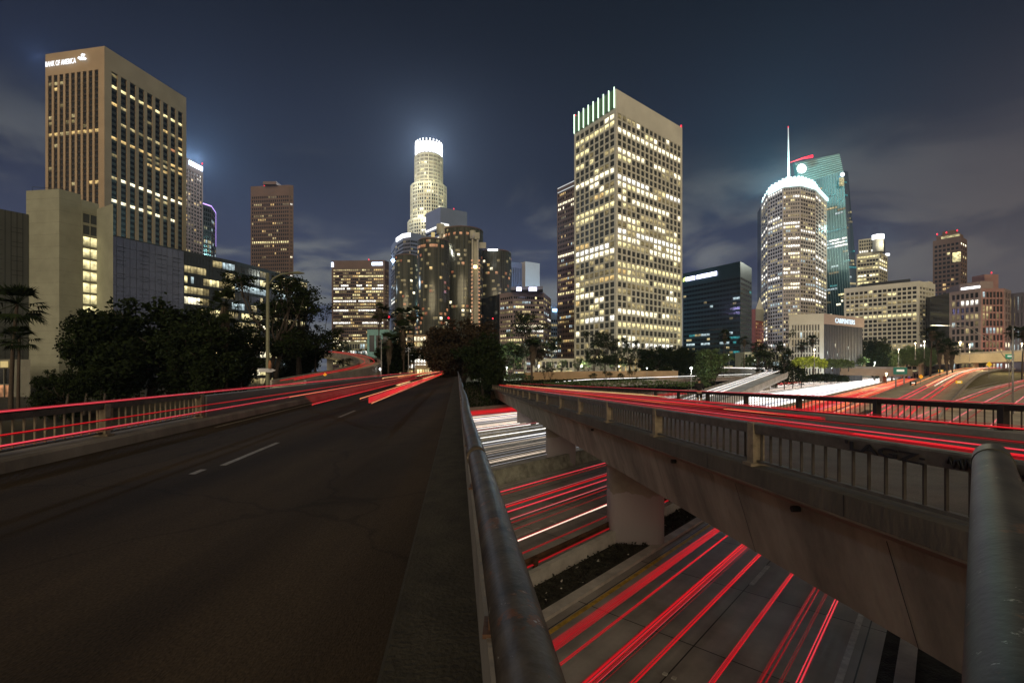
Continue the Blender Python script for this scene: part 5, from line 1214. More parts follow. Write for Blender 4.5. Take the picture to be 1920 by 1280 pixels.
# ================================================================== vegetation
M_leaf = mat('foliage_dark', (.012, .020, .007), .85, var=.5, vscale=1.2, col2=(.022, .035, .011), spec=.1)
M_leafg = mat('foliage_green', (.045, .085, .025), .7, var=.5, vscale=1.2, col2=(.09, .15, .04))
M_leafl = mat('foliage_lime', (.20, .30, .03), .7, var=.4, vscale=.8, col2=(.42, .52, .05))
M_leafr = mat('foliage_brownish', (.025, .018, .010), .75, var=.5, vscale=1.0, col2=(.05, .034, .016), spec=.25)
M_bark = mat('bark', (.055, .045, .035), .9, var=.35, vscale=3, bump=.5, bscale=10)
M_barkp = mat('palm_bark', (.06, .045, .032), .9, var=.3, vscale=4, stretch=(1, 1, 4))
M_skirt = mat('dead_fronds', (.07, .055, .038), .95, var=.4, vscale=3, stretch=(1, 1, .3))
def tree_proto(seed, lobes, H_, leaf=.33, nper=230, sparse=.0, trunk_r=.35, leaning=0., trunks=1):
    r = random.Random(seed); cr = MB(); tr = MB()
    for (x, y, z, rx, rz) in lobes:
        ncl = max(5, int(nper/22*(rx*rx*rz)**.5/2.2))
        for c in range(ncl):
            th = r.uniform(0, 2*math.pi); u = r.uniform(-1, 1); rad = r.random()**.38
            s_ = math.sqrt(1-u*u); cc = Vector((x+rx*rad*s_*math.cos(th), y+rx*rad*s_*math.sin(th), z+rz*rad*u))
            cs = r.uniform(.5, 1.05)*min(1.15, .35+rx*.22)
            if r.random() < sparse: continue
            for k in range(26):
                v = Vector((r.gauss(0, .5), r.gauss(0, .5), r.gauss(0, .38)))*cs; p = cc+v
                a = Vector((r.uniform(-1, 1), r.uniform(-1, 1), r.uniform(-.8, .8))).normalized(); b_ = a.cross(Vector((r.uniform(-1, 1), r.uniform(-1, 1), r.uniform(-1, 1)))).normalized()
                L = leaf*r.uniform(.6, 1.3); cr.face([p-a*L*.5, p+b_*L*.3, p+a*L*.5, p-b_*L*.3])
    for tno in range(trunks):
        base_ = Vector((tno*.9-(trunks-1)*.45, 0, 0)); top = Vector((leaning+tno*1.2-(trunks-1)*.6, 0, H_*.5)); fork = base_.lerp(top, .75)+Vector((r.uniform(-.3, .3), 0, 0))
        tr.tube([base_-Vector((0, 0, .5)), base_.lerp(fork, .5)+Vector((r.uniform(-.3, .3), r.uniform(-.2, .2), 0)), fork], [trunk_r*1.3, trunk_r, trunk_r*.75], 8)
        for (x, y, z, rx, rz) in lobes[tno::trunks]:
            e = Vector((x, y, z)); m_ = fork.lerp(e, .5)+Vector((r.uniform(-.5, .5), r.uniform(-.5, .5), -.3)); tr.tube([fork, m_, e], [trunk_r*.6, trunk_r*.35, trunk_r*.12], 6)
            for q in range(3):
                e2 = e+Vector((r.uniform(-rx, rx)*.7, r.uniform(-rx, rx)*.7, r.uniform(0, rz)*.7)); tr.tube([m_.lerp(e, .5), e2], [trunk_r*.2, trunk_r*.06], 4)
    return cr, tr
def rl(seed, n, H_, Wd, z0f=.35, rz=1.0):
    r = random.Random(seed); out = []
    for i in range(n):
        t = i/(n-1); z = H_*(z0f+(.9-z0f)*r.random()); w = Wd/2*(1-((z/H_-.62)/.55)**2)**.5 if abs((z/H_-.62)/.55) < 1 else .1
        a = r.uniform(0, 6.28); rr = r.random()**.5; out.append((w*rr*math.cos(a)*.8, w*rr*math.sin(a)*.8, z, Wd*.17*r.uniform(.8, 1.2), Wd*.14*rz*r.uniform(.7, 1.2)))
    return out
PROTO = {
 'broad': (tree_proto(1, rl(1, 22, 10, 12, .2), 10, .42, 760, trunk_r=.4), M_leaf),
 'broadg': (tree_proto(2, rl(2, 16, 10, 10, .3), 10, .36, 520, trunk_r=.3), M_leafg),
 'gum': (tree_proto(3, rl(3, 20, 14, 9, .32, .8), 14, .30, 520, .12, trunk_r=.22, leaning=1.2, trunks=2), M_leaf),
 'gum_b': (tree_proto(4, rl(4, 13, 14, 6.5, .38, .9), 14, .28, 520, .15, trunk_r=.15, leaning=-.6, trunks=1), M_leaf),
 'round': (tree_proto(5, rl(5, 12, 6, 5.5, .42), 6, .26, 300, trunk_r=.13), M_leafg),
 'thin': (tree_proto(6, rl(6, 8, 7, 2.6, .45), 7, .18, 150, .3, trunk_r=.06), M_leaf),
}
def palm(seed, H_, fr=26, L=2.3, lean=.4, skirt=0):
    r = random.Random(seed); tr = MB(); cr = MB()
    tr.tube([(lean*(k/8)**2, 0, H_*k/8-.3*(k == 0)) for k in range(9)], [.19-.010*k for k in range(9)], 9)
    c = Vector((lean, 0, H_))
    for i in range(fr):
        a = 2*math.pi*i/fr*2.4+r.uniform(-.2, .2); el = r.uniform(-.7, 1.25); d = Vector((math.cos(a)*math.cos(el), math.sin(a)*math.cos(el), math.sin(el)))
        side = d.cross(Vector((0, 0, 1))).normalized() if abs(d.z) < .98 else Vector((1, 0, 0))
        stem = [c+d*L*t+Vector((0, 0, -1.1*t*t*L*.35)) for t in (0, .35, .55)]; cr.tube(stem, [.04, .03, .02], 4)
        hub = stem[-1]
        for k in range(11):        # fan leaf
            f = (k-5)/5*1.25; dd = (d*math.cos(f)+side*math.sin(f)).normalized(); w = side*math.cos(f)-d*math.sin(f)
            tip = hub+dd*L*.55*r.uniform(.85, 1.1)+Vector((0, 0, -.28*L*abs(f)*.5-.15)); mid_ = hub+dd*L*.28
            cr.face([hub, mid_+w*.07*L*.5, tip, mid_-w*.07*L*.5])
    sk = MB()
    if skirt:
        for k in range(150):
            a = r.uniform(0, 6.28); z = H_-r.uniform(0, skirt); rr = .32+.45*(1-(H_-z)/skirt)*r.uniform(.5, 1.1)
            p = Vector((lean*.9+math.cos(a)*rr*.5, math.sin(a)*rr*.5, z+.5)); q = Vector((lean*.9+math.cos(a)*rr, math.sin(a)*rr, z-.7)); s_ = Vector((-math.sin(a), math.cos(a), 0))*.14
            sk.face([p-s_*.5, q-s_, q+Vector((0, 0, -.25)), q+s_, p+s_*.5])
    return cr, tr, sk
PALM = {'palm': palm(1, 10), 'palm_b': palm(2, 10, 30, 2.0, -.3), 'palm_s': palm(3, 9, 28, 2.4, .2, 4.2), 'palm_t': palm(4, 14, 26, 2.2, .5, 1.5)}
def gz_(x, y): return ground_z(x, y)
DONE = {}
def plant(kind, px, ytop, d, label, w=None, z0=None, group='trees along the freeway and the streets', m=None, cat=None, rot=None):
    """stand a tree of this kind at depth d so that it reaches ytop; w is its crown width in photo px"""
    x = (px-CX)*d/F; zb = gz_(x, d) if z0 is None else z0; Ht = EZ+(HY-ytop)*d/F-zb
    key = (kind, m.name if m else '')
    isp = kind in PALM
    if key not in DONE:
        if isp:
            cr, tr, sk = PALM[kind]; ms = [('trunk', tr, M_barkp), ('crown', cr, m or M_leaf)]+([('skirt', sk, M_skirt)] if sk.f else [])
        else:
            (cr, tr), ml = PROTO[kind]; ms = [('trunk', tr, M_bark), ('crown', cr, m or ml)]
        DONE[key] = [(n_, b_.mesh(n_, mm)) for n_, b_, mm in ms]
    H0 = {'broad': 10.6, 'broadg': 10.4, 'gum': 14.2, 'gum_b': 14.2, 'round': 6.4, 'thin': 7.2, 'palm': 11.6, 'palm_b': 11.4, 'palm_s': 10.8, 'palm_t': 15.6}[kind]
    W0 = {'broad': 13, 'broadg': 11, 'gum': 9.5, 'gum_b': 6.8, 'round': 5.9, 'thin': 2.8, 'palm': 4.6, 'palm_b': 4.2, 'palm_s': 4.8, 'palm_t': 4.4}[kind]
    nm = 'palm_tree' if isp else ('young_tree' if kind == 'thin' else 'tree')
    o = empty(nm, (x, d, zb), label, cat or ('palm tree' if isp else 'tree'), group)
    s_ = Ht/H0; sx = s_ if w is None else (w*d/F)/W0
    if isp and w is None: sx = s_
    o.scale = (sx, sx, s_); o.rotation_euler.z = rnd.uniform(0, 6.28) if rot is None else rot
    for n_, me in DONE[key]:
        c = bpy.data.objects.new(n_, me); COL.objects.link(c); c.parent = o
    return o
GL, GM, GR, GC = 'trees behind the left railing', 'trees at the end of the dark road', 'trees in the right background', 'trees in front of the cream tower'
# left
plant('palm', 20, 535, 62, 'palm with thin trunk at the far left edge in front of the orange entrance', group=GL)
plant('palm_b', 34, 612, 58, 'shorter palm with spreading fronds beside the left edge palm', 70, group=GL)
plant('broad', 196, 596, 62, 'dark dense tree at the left, in front of the lit stair strip', 150, group=GL)
plant('broad', 282, 563, 66, 'largest dark dense tree behind the left railing, under the mirror glass wing', 260, group=GL, rot=1)
plant('broad', 372, 592, 64, 'dark dense tree just left of the skirted palm', 190, group=GL, rot=2.2)
plant('broad', 128, 690, 52, 'low dark bushy tree at the foot of the cream block', 110, group=GL)
plant('palm_s', 424, 540, 66, 'palm with a thick grey skirt of dead fronds left of the street lamp', 62, group=GL)
plant('gum', 505, 502, 76, 'tall airy eucalyptus around the tall green street lamp', 190, group=GL, rot=.4)
plant('gum', 560, 520, 84, 'second tall eucalyptus right of the street lamp', 150, group=GL, rot=2.0)
plant('gum_b', 598, 555, 88, 'smaller eucalyptus with gappy crown left of the curved red ramp', 90, group=GL)
plant('gum_b', 462, 560, 72, 'leaning eucalyptus between the skirted palm and the lamp', 100, group=GL, rot=1.4)
plant('broad', 560, 628, 92, 'low dark tree under the eucalyptus trees', 110, group=GL)
plant('broad', 452, 648, 70, 'low dark tree at the foot of the lamp post', 90, group=GL)
for px, yt, d, w, la in ((652, 640, 160, 70, 'small dark tree above the curved red ramp'), (690, 625, 200, 60, 'small tree in front of the banded brown block'), (640, 600, 190, 40, 'thin tree left of the banded brown block')):
    plant('gum_b', px, yt, d, la, w, group=GL)
for px, yt, d, la in ((648, 680, 96, 'pale trunked tree in the loop of the red ramp'),): plant('thin', px, yt-20, d, la, 30, group=GL)
# centre
plant('palm_t', 708, 568, 112, 'tallest palm in front of the banded brown block', 48, group=GM)
plant('palm_t', 747, 576, 116, 'palm second from the left in the centre palm row', 46, group=GM, rot=1)
plant('palm_t', 776, 572, 124, 'palm right of centre row, before the leftmost dark cylinder', 44, group=GM, rot=2)
plant('palm_s', 728, 622, 98, 'shorter palm with brown skirt beside the lamp pole', 50, group=GM)
plant('palm_s', 757, 600, 104, 'leaning palm with long skirt before the dark cylinders', 46, group=GM, rot=2.5)
plant('broad', 742, 640, 108, 'dark mass tree under the centre palms', 110, group=GM)
plant('broad', 868, 598, 104, 'big dark tree where the two bridges meet', 150, group=GM, m=M_leafr, rot=.3)
plant('broad', 905, 622, 98, 'dark tree overhanging the start of the right bridge', 110, group=GM, rot=1.8)
plant('broad', 826, 632, 130, 'brownish tree over the far end of the dark road', 100, group=GM, m=M_leafr, rot=2.4)
plant('broad', 850, 650, 112, 'low brownish tree beside the far end of the handrail', 80, group=GM, m=M_leafr)
plant('gum', 985, 578, 150, 'airy eucalyptus before the low reddish office', 82, group=GM)
plant('gum_b', 1036, 596, 150, 'slim eucalyptus left of the dark bronze tower', 46, group=GM)
plant('gum_b', 1010, 622, 140, 'reddish sparse tree under the small blue block', 50, group=GM, m=M_leafr, rot=1)
plant('broadg', 950, 640, 170, 'bright green tree right of the big dark tree', 70, group=GM)
plant('palm_s', 997, 636, 118, 'stout palm with brown skirt standing at the bank', 54, group=GM)
plant('gum_b', 960, 610, 160, 'green eucalyptus between the dark tree and the stout palm', 60, group=GM, m=M_leafg)
# before the cream tower
for i, (px, yt, w) in enumerate(((1052, 672, 36), (1082, 668, 34), (1103, 672, 32), (1126, 670, 36), (1150, 670, 34), (1030, 676, 30))):
    plant('round', px, yt, 165+4*i, ['second', 'third', 'fourth', 'fifth', 'rightmost', 'leftmost'][i]+' in the row of clipped round street trees before the cream tower', w, group=GC)
for i, (px, yt, w) in enumerate(((1112, 616, 44), (1134, 618, 50), (1160, 628, 44), (1182, 634, 46), (1205, 650, 50))):
    plant('gum', px, yt, 158+6*i, ORD[i]+' from the left of the airy eucalyptuses below the cream tower', w, group=GC, rot=i*1.3)
for i, (px, yt, w, d) in enumerate(((1232, 648, 80, 175), (1275, 650, 80, 185), (1318, 655, 70, 190), (1340, 652, 90, 150))):
    plant('broad' if i < 3 else 'broadg', px, yt, d, ['left', 'middle', 'right', 'largest green'][i]+' tree of the dark row right of the cream tower foot', w, group=GC, rot=i)
for i, (px, d) in enumerate(((1111, 118), (1139, 116), (1187, 112), (1165, 122), (1032, 116), (1022, 114))):
    plant('thin', px, 688-(i % 3)*6, d, ['first', 'second', 'fourth', 'third', 'leafless left', 'bent left'][i]+' staked young tree on the green bank', 20, group='young trees on the bank')
# right
for i, (px, yt, d, la) in enumerate(((1356, 617, 190, 'palm standing against the dark teal block'), (1395, 630, 230, 'palm at the right corner of the dark teal block'), (1421, 640, 220, 'short palm before the small red brick building'), (1526, 627, 240, 'palm before the block with the roof letters'), (1504, 640, 250, 'palm left of the bright lime hedge'))):
    plant('palm_t', px, yt, d, la, 26, group=GR, rot=i)
plant('gum_b', 1471, 606, 165, 'tall slim eucalyptus left of the block with the roof letters', 40, group=GR)
plant('gum', 1443, 636, 190, 'airy eucalyptus below the rounded tower', 56, group=GR)
plant('broadg', 1500, 640, 260, 'green tree at the pillared face of the block with roof letters', 60, group=GR)
plant('broadg', 1420, 655, 250, 'bright green tree before the white lit lobby', 70, group=GR)
plant('broad', 1640, 632, 280, 'dark tree right of the block with roof letters', 60, group=GR)
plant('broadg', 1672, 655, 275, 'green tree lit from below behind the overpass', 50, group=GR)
plant('broadg', 1602, 664, 270, 'low green tree behind the overpass end', 60, group=GR)
for i, (px, yt, d, la, w) in enumerate(((1744, 612, 205, 'left and tallest palm of the clump before the brown residential tower', 44), (1762, 622, 212, 'middle palm of the clump before the brown residential tower', 36), (1776, 634, 200, 'right leaning palm of the clump before the pink building', 34), (1786, 640, 225, 'lowest palm of the clump before the pink building', 36), (1898, 610, 215, 'tall palm before the building with light slits', 28), (1916, 612, 205, 'tall palm at the right edge of the picture', 34))):
    plant('palm_s' if i in (1, 2, 3) else 'palm_t', px, yt, d, la, w, z0=-5.5, group=GR, rot=i)
for i, (px, yt, d, w) in enumerate(((1700, 648, 290, 50), (1735, 650, 290, 50), (1830, 655, 290, 40))): plant('broad', px, yt, d, ORD[i]+' from the left of the bushy trees behind the high tan overpass', w, group=GR, m=M_leafg, z0=2)
# hedges
def hedge(px0, px1, ytop, ybot, d, label, m, seed):
    r = random.Random(seed); b_ = MB(); x0, x1 = (px0-CX)*d/F, (px1-CX)*d/F; z1 = EZ+(HY-ytop)*d/F; z0 = EZ+(HY-ybot)*d/F
    t = empty('hedge', ((x0+x1)/2, d, z0), label, 'hedge')
    for k in range(int((x1-x0)*(z1-z0)*26)):
        fx = r.random(); top_ = 1-.35*abs(2*fx-1)**2.5-.12*abs(math.sin(fx*17)); p = Vector((x0+(x1-x0)*fx, d+r.uniform(-1.5, 3), z0+(z1-z0)*top_*r.random()**.6))
        a = Vector((r.uniform(-1, 1), r.uniform(-1, 1), r.uniform(-1, 1))).normalized(); c = a.cross(Vector((r.uniform(-1, 1), r.uniform(-1, 1), r.uniform(-1, 1)))).normalized(); L = .55*r.uniform(.6, 1.4)*d/150
        b_.face([p-a*L*.5, p+c*L*.35, p+a*L*.5, p-c*L*.35])
    b_.build('foliage', m, t); s_ = MB()
    for k in range(4): x = x0+(x1-x0)*(k+.5)/4; s_.tube([(x, d+.6, z0-1.5), (x+.3, d+.6, z0+(z1-z0)*.6)], [.2, .08], 6)
    s_.build('stem', M_bark, t); return t
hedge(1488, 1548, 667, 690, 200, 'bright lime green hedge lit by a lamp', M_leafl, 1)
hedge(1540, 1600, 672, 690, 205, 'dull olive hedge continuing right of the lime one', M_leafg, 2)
hedge(1448, 1512, 680, 722, 172, 'big dark bush standing at the bend of the white ramp', M_leaf, 3)
hedge(1508, 1590, 700, 716, 230, 'spindly dark shrubs under the low brown overpass', M_leaf, 4)
hedge(940, 1000, 700, 714, 130, 'bright green shrubs at the far end of the right bridge', M_leafg, 5)
hedge(905, 945, 700, 714, 118, 'small green shrub under the dark overhanging tree', M_leafg, 6)
hedge(60, 200, 728, 752, 50, 'low dark shrubs behind the left railing', M_leaf, 7)
hedge(1020, 1330, 712, 726, 116, 'strip of low plants along the top of the green bank', M_leafg, 8)
# ground cover on the bank and in the median
gc = MB(); r = random.Random(9)
for k in range(26000):
    s_ = r.uniform(20, 210); q = r.uniform(-77, -61.5); v = QS(q, s_); z = ground_z(v.x, v.y); p = Vector((v.x, v.y, z+r.uniform(0, .35)))
    a = Vector((r.uniform(-1, 1), r.uniform(-1, 1), r.uniform(-.3, 1))).normalized(); c = a.cross(Vector((r.uniform(-1, 1), 1, r.uniform(-1, 1)))).normalized(); L = r.uniform(.25, .6)
    gc.face([p-a*L*.5, p+c*L*.35, p+a*L*.5, p-c*L*.35])
tag(gc.build('ground_cover', M_leaf), 'dark ivy covering the bank beyond the freeway', 'ground cover', kind='stuff')
iv = MB()
for k in range(9000):
    s_ = r.uniform(-4, 60); q = r.uniform(-11.0, -9.85); v = QS(q, s_, FZ+.1+r.random()**2*.12); p = Vector(v)
    a = Vector((r.uniform(-1, 1), r.uniform(-1, 1), r.uniform(-.3, .6))).normalized(); c = a.cross(Vector((r.uniform(-1, 1), 1, r.uniform(-1, 1)))).normalized(); L = r.uniform(.03, .10)
    iv.face([p-a*L, p+c*L*.6, p+a*L, p-c*L*.6], 0 if r.random() < .985 else 1)
tag(iv.build('litter', [M_dirt, M_concl]), 'dead leaves and scraps lying in the dark median strip', 'litter', kind='stuff')

# ================================================================== lamps, signs, lights
M_pole = mat('pole_green', (.17, .18, .115), .6, .2, var=.2, vscale=2); M_poleg = mat('pole_grey', (.28, .28, .27), .5, .4, var=.2)
LW, LA, LGN = sign_mat('lamp_white', (.95, 1, 1), 6), sign_mat('lamp_amber', (1, .8, .42), 7), sign_mat('lamp_green', (.05, 1, .5), 3)
def street_lamp(px, ytop, d, label, lit=None, arm=0, e=0, r=.14, z0=None, col=None, m=None, head=.35, group='street lamps'):
    x = (px-CX)*d/F; zb = ground_z(x, d) if z0 is None else z0; zt_ = EZ+(HY-ytop)*d/F
    t = empty('street_lamp', (x, d, zb), label, 'street lamp', group)
    MB().tube([(x, d, zb-.3), (x, d, (zb+zt_)/2), (x, d, zt_)], [r*1.25, r, r*.75], 10).build('pole', m or M_poleg, t)
    hx = x+arm
    if arm: MB().tube([(x, d, zt_-abs(arm)*.55), (x+arm*.25, d, zt_-abs(arm)*.22), (x+arm*.6, d, zt_-.05), (hx, d, zt_)], [r*.5, r*.45, r*.4, r*.35], 8).build('arm', m or M_poleg, t)
    hb = MB()
    if arm: hb.tube([(hx-.1, d, zt_), (hx+math.copysign(.5, arm), d, zt_+.02), (hx+math.copysign(.9, arm), d, zt_-.02)], [.1, .2, .08], 10, sq=.5)
    else: hb.tube([(hx, d, zt_-head*.9), (hx, d, zt_-head*.4), (hx, d, zt_+head*.4), (hx, d, zt_+head*.9)], [head*.4, head, head, head*.3], 12)
    hb.build('lamp_head', lit if lit else (m or M_poleg), t)
    if e: lamp((hx, d-.8, zt_-.7 if arm else zt_+.2), col or (1, .75, .4), e*6, .3, 'lamp_light', t)
    return t
sl_ = street_lamp(502, 512, 33, 'tall olive green lamp post with an unlit curved arm behind the left grey wall', arm=1.6, r=.13, z0=-5, m=M_pole)
q = PZ(500, 32.7, EZ+(HY-694)*32.7/F)
sg = MB().hexa([(q.x-.5, q.y, q.z-.11), (q.x+.5, q.y, q.z-.11), (q.x+.5, q.y+.03, q.z-.11), (q.x-.5, q.y+.03, q.z-.11), (q.x-.5, q.y, q.z+.11), (q.x+.5, q.y, q.z+.11), (q.x+.5, q.y+.03, q.z+.11), (q.x-.5, q.y+.03, q.z+.11)])
sg = MB(); az = [(-.62, .13), (.32, .13), (.62, 0), (.32, -.13), (-.62, -.13), (-.5, 0)]
sg.face([(q.x+a, q.y, q.z+b_) for a, b_ in az][::-1]); sg.face([(q.x+a, q.y+.03, q.z+b_) for a, b_ in az])
for i in range(6):
    a, c = az[i], az[(i+1) % 6]; sg.face([(q.x+a[0], q.y, q.z+a[1]), (q.x+c[0], q.y, q.z+c[1]), (q.x+c[0], q.y+.03, q.z+c[1]), (q.x+a[0], q.y+.03, q.z+a[1])])
tag(sg.build('arrow_sign', mat('sign_greywhite', (.45, .47, .5), .5, var=.2)), 'grey white arrow shaped sign on the tall olive lamp post', 'sign')
q = PZ(506, 32.6, EZ+(HY-683)*32.6/F); tag(MB().tube([(q.x, q.y, q.z-.28), (q.x, q.y, q.z), (q.x, q.y, q.z+.28)], [.1, .12, .06], 8).build('junction_box', mat('rust_box', (.35, .17, .08), .7)), 'small rusty box strapped to the tall olive lamp post', 'box')
street_lamp(715, 638, 74, 'slim grey lamp post left of the dark road where the red ramp joins', r=.09, head=.15)
street_lamp(766, 650, 96, 'slim lamp post at the foot of the centre palms', arm=.9, r=.09)
t_ = street_lamp(1899, 610, 84, 'dark lamp post with a long arm to the left at the right edge', arm=-13.5, r=.13, m=M_poleg, lit=sign_mat('lamp_soft', (1, .9, .6), 1.2), e=420, col=(1, .88, .58))
for i, (px, y, d, c_, e, la) in enumerate(((1527, 655, 195, LA, 420, 'lit amber lamp above the lime hedge'), (1296, 690, 140, LW, 260, 'white globe lamp under the dark hedge trees'), (1367, 666, 210, LW, 260, 'white lamp at the end of the hedge trees'), (1800, 642, 262, LA, 2600, 'brightest amber lamp before the pink building'), (1818, 646, 262, LA, 900, 'smaller amber lamp right of the brightest one'), (1733, 640, 262, LA, 900, 'amber lamp left of the palm clump'), (1716, 643, 265, LA, 700, 'amber lamp before the wide cream office corner'), (1685, 655, 262, LA, 500, 'low amber lamp behind the overpass at its left half'), (1916, 644, 250, LA, 900, 'amber lamp at the right edge of the picture'), (1662, 700, 190, LA, 500, 'dim amber lamp by the green freeway sign'))):
    street_lamp(px, y, d, la, c_, e=e, r=.11, head=.55 if e > 2000 else .36, z0=None if px < 1500 else max(-4, EZ+(HY-y)*d/F-9), col=(1, .78, .45) if c_ is LA else (.95, 1, .95))
# small globe lamps along streets, each its own thing
for i, (px, y, d, c_, la) in enumerate(((430, 700, 90, LA, 'tiny amber light between trunks behind the left grey wall'), (713, 692, 88, LW, 'small pale globe on a post beside the slim grey lamp post'), (1213, 690, 160, LW, 'small white globe at the foot of the eucalyptus row'), (870, 686, 120, LW, 'tiny white light under the big dark tree'), (745, 682, 130, S_RED, 'tiny red signal under the centre palms'), (482, 617, 140, LGN, 'small green light seen through the eucalyptus leaves'), (616, 636, 150, LW, 'tiny white light left of the banded brown block'), (600, 640, 150, LGN, 'tiny teal light beside the small eucalyptus'))):
    p = P(px, y, d); t = empty('small_lamp', (p.x, p.y, ground_z(p.x, p.y)), la, 'lamp'); MB().tube([p-Vector((0, 0, .2)), p, p+Vector((0, 0, .2))], [.1, .26, .1], 8).build('globe', c_, t)
    MB().tube([(p.x, p.y, ground_z(p.x, p.y)), (p.x, p.y, p.z-.2)], .06, 6).build('pole', M_poleg, t)
# lights that the photo shows among the trees
for (px, d, z, col, e) in ((950, 150, 2, (.9, 1, .7), 700), (1010, 150, 2.5, (.9, 1, .75), 700), (1090, 172, 2.5, (1, .95, .75), 500), (1160, 176, 2.5, (1, .9, .7), 500), (1420, 262, 4, (.8, 1, .7), 1500), (1560, 236, 2, (.7, .85, 1), 700), (1640, 262, 5, (.9, 1, .8), 800), (675, 170, 3, (.9, .95, 1), 500)):
    p = PZ(px, d, z); t = empty('globe_lamp', (p.x, p.y, ground_z(p.x, p.y)), f'small garden lamp glowing low between the trees, {["just right of the big dark tree","behind the skirted palm","behind the clipped round trees","at the arcade of the cream tower","before the white lit lobby","beside the lettered block","behind the overpass","before the banded brown block"][[950,1010,1090,1160,1420,1560,1640,675].index(px)]}', 'lamp')
    MB().tube([p-Vector((0, 0, .25)), p, p+Vector((0, 0, .25))], [.15, .32, .15], 8).build('globe', LW, t); MB().tube([(p.x, p.y, ground_z(p.x, p.y)-.3), (p.x, p.y, p.z-.25)], .06, 6).build('pole', M_poleg, t)
    lamp((p.x, p.y-1.2, p.z+.5), col, e*7, .4, 'lamp_light', t)
# small street lights of the city floor: lit doorways and traffic between the trees
# road signs
M_sg = mat('sign_green', (.015, .20, .12), .5, var=.1, emit=(.02, .35, .2), es=.25, sample=False); M_sgd = mat('sign_green_dark', (.01, .13, .10), .5, emit=(.01, .2, .14), es=.2, sample=False)
M_sy = mat('sign_yellow', (.75, .50, .03), .5, var=.1, emit=(.9, .6, .02), es=.35, sample=False); M_so = mat('sign_orange', (.8, .35, .02), .5, emit=(1, .5, .02), es=.35, sample=False); M_txt = mat('sign_text', (.8, .85, .8), .5, emit=(.9, 1, .9), es=.35, sample=False)
def board(px, py, d, w, h, m, label, dia=False, posts=True, lines=(), z0=None):
    p = P(px, py, d); w_, h_ = w*d/F, h*d/F; t = empty('road_sign', (p.x, p.y, z0 if z0 is not None else FZ), label, 'sign')
    b_ = MB()
    if dia: b_.hexa([(p.x, p.y, p.z-h_/2), (p.x, p.y, p.z-h_/2), (p.x, p.y+.06, p.z-h_/2), (p.x, p.y+.06, p.z-h_/2), (p.x, p.y, p.z-h_/2+.001)]*1+[(p.x, p.y, p.z)]*3) if False else b_.tube([(p.x, p.y, p.z), (p.x, p.y+.08, p.z)], w_/2, 4, sq=1)
    else: b_.box(p, (w_, .12, h_))
    b_.build('panel', m, t)
    for k, ln in enumerate(lines):
        o = bpy.data.objects.new('lettering', text_mesh(ln, h_*.26, M_txt, .01)); COL.objects.link(o); o.parent = t; xs = [v.co.x for v in o.data.vertices]
        o.rotation_euler.x = R(90); o.location = Vector((p.x-(max(xs)+min(xs))/2, p.y-.09, p.z+h_*(.12-.36*k)))-t.location
    if not dia and not lines: MB().box((p.x, p.y-.08, p.z+h_*.05), (w_*.55, .03, h_*.3)).build('marking', M_txt, t)
    for s_ in ((-.3, .3) if w > 20 else (0,)):
        MB().tube([(p.x+s_*w_, p.y+.15, t.location.z-.2), (p.x+s_*w_, p.y+.15, p.z-h_*.3)], .09 if w <= 20 else .22, 8).build('post', M_poleg, t)
    return t
board(1688, 695, 170, 26, 13, M_sgd, 'dark green guide sign on two posts over the red streaks')
board(1893, 668, 150, 16, 9, M_sg, 'bright green street sign hanging beside the right lamp post', z0=-4)
board(1727, 706, 160, 9, 9, M_so, 'orange diamond warning sign beside the red freeway streaks', dia=True)
board(1855, 683, 200, 11, 11, M_sy, 'yellow diamond warning sign at the crest of the climbing road', dia=True)
board(1798, 716, 150, 12, 5, M_sy, 'low yellow marker panel at the nose between the two right roads')
board(609, 702, 72, 7, 7, M_so, 'small orange diamond sign at the curved ramp among the trees', dia=True, z0=-5)
board(1764, 695, 220, 9, 4, M_sy, 'little yellow panel left of the crest of the climbing road')
board(1712, 718, 150, 12, 8, MATS['joint_black'], 'small black panel at the barrier nose left of the climbing road')
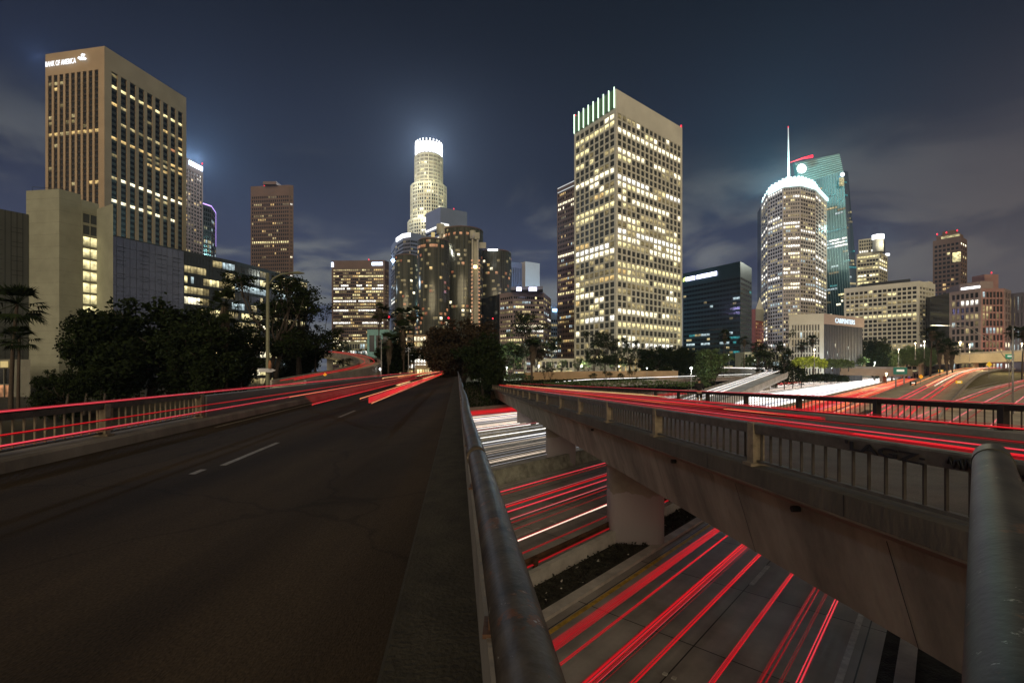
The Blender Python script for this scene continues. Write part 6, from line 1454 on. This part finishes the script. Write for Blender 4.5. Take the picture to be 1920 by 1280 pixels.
# traffic signals seen over the far road
def signal(px, py, d, label):
    p = P(px, py, d); t = empty('traffic_light', (p.x, p.y, ground_z(p.x, p.y)), label, 'traffic light', 'red traffic lights')
    MB().box((p.x, p.y+.15, p.z-.35), (.4, .25, 1.15)).build('housing', MATS['joint_black'], t); MB().tube([(p.x, p.y-.02, p.z), (p.x, p.y+.06, p.z)], .24, 12).build('red_lens', S_RED, t); MB().tube([(p.x, p.y+.3, ground_z(p.x, p.y)), (p.x, p.y+.3, p.z)], .08, 6).build('post', M_poleg, t)
signal(729, 594, 112, 'red signal glowing right of the tallest centre palm'); signal(841, 596, 120, 'red signal glowing before the nearer dark cylinder'); signal(924, 597, 160, 'red signal glowing before the right dark cylinder')


# ================================================================== night haze: added lamps near the bright tops and signs light the air
hm = bpy.data.materials.new('haze_air'); hm.use_nodes = True; t = hm.node_tree; t.nodes.clear()
pv = t.nodes.new('ShaderNodeVolumePrincipled'); pv.inputs['Density'].default_value = .00010; pv.inputs['Color'].default_value = (.52, .72, 1, 1); pv.inputs['Anisotropy'].default_value = .2
ou = t.nodes.new('ShaderNodeOutputMaterial'); t.links.new(pv.outputs[0], ou.inputs['Volume'])
hz = tag(MB().box((0, 560, 196), (3400, 2300, 408)).build('haze', hm), 'thin night haze glowing round the lit tower tops', 'haze', kind='stuff')
cy.volume_bounces = 0
def top_light(px, py, d, col, e, r=3):  # extra unseen lamps added near lit tops and signs to make halos
    lamp(P(px, py, d), col, e, r, 'added_halo_light')
top_light(804, 284, 722, (.95, .95, 1), 2940000, 4)
top_light(1462, 352, 520, (.45, 1, .98), 970197, 4); top_light(1440, 366, 520, (.45, 1, .98), 970197, 4)
top_light(362, 300, 556, (.65, .8, 1), 1371998, 3)
top_light(1650, 446, 505, (.95, 1, .85), 137200, 3)
top_light(1040, 576, 452, (.35, .65, 1), 176398, 3)
top_light(1320, 500, 392, (.55, .55, 1), 78400, 3)
top_light(74, 108, 330, (.45, .6, 1), 117599, 3)
top_light(722, 488, 566, (.5, .7, 1), 39200, 2)
top_light(997, 545, 356, (.5, .45, 1), 17640, 2)
top_light(1118, 190, 282, (.5, 1, .5), 17640, 2)
for o in list(bpy.data.objects):
    if 'wo' in o: del o['wo']
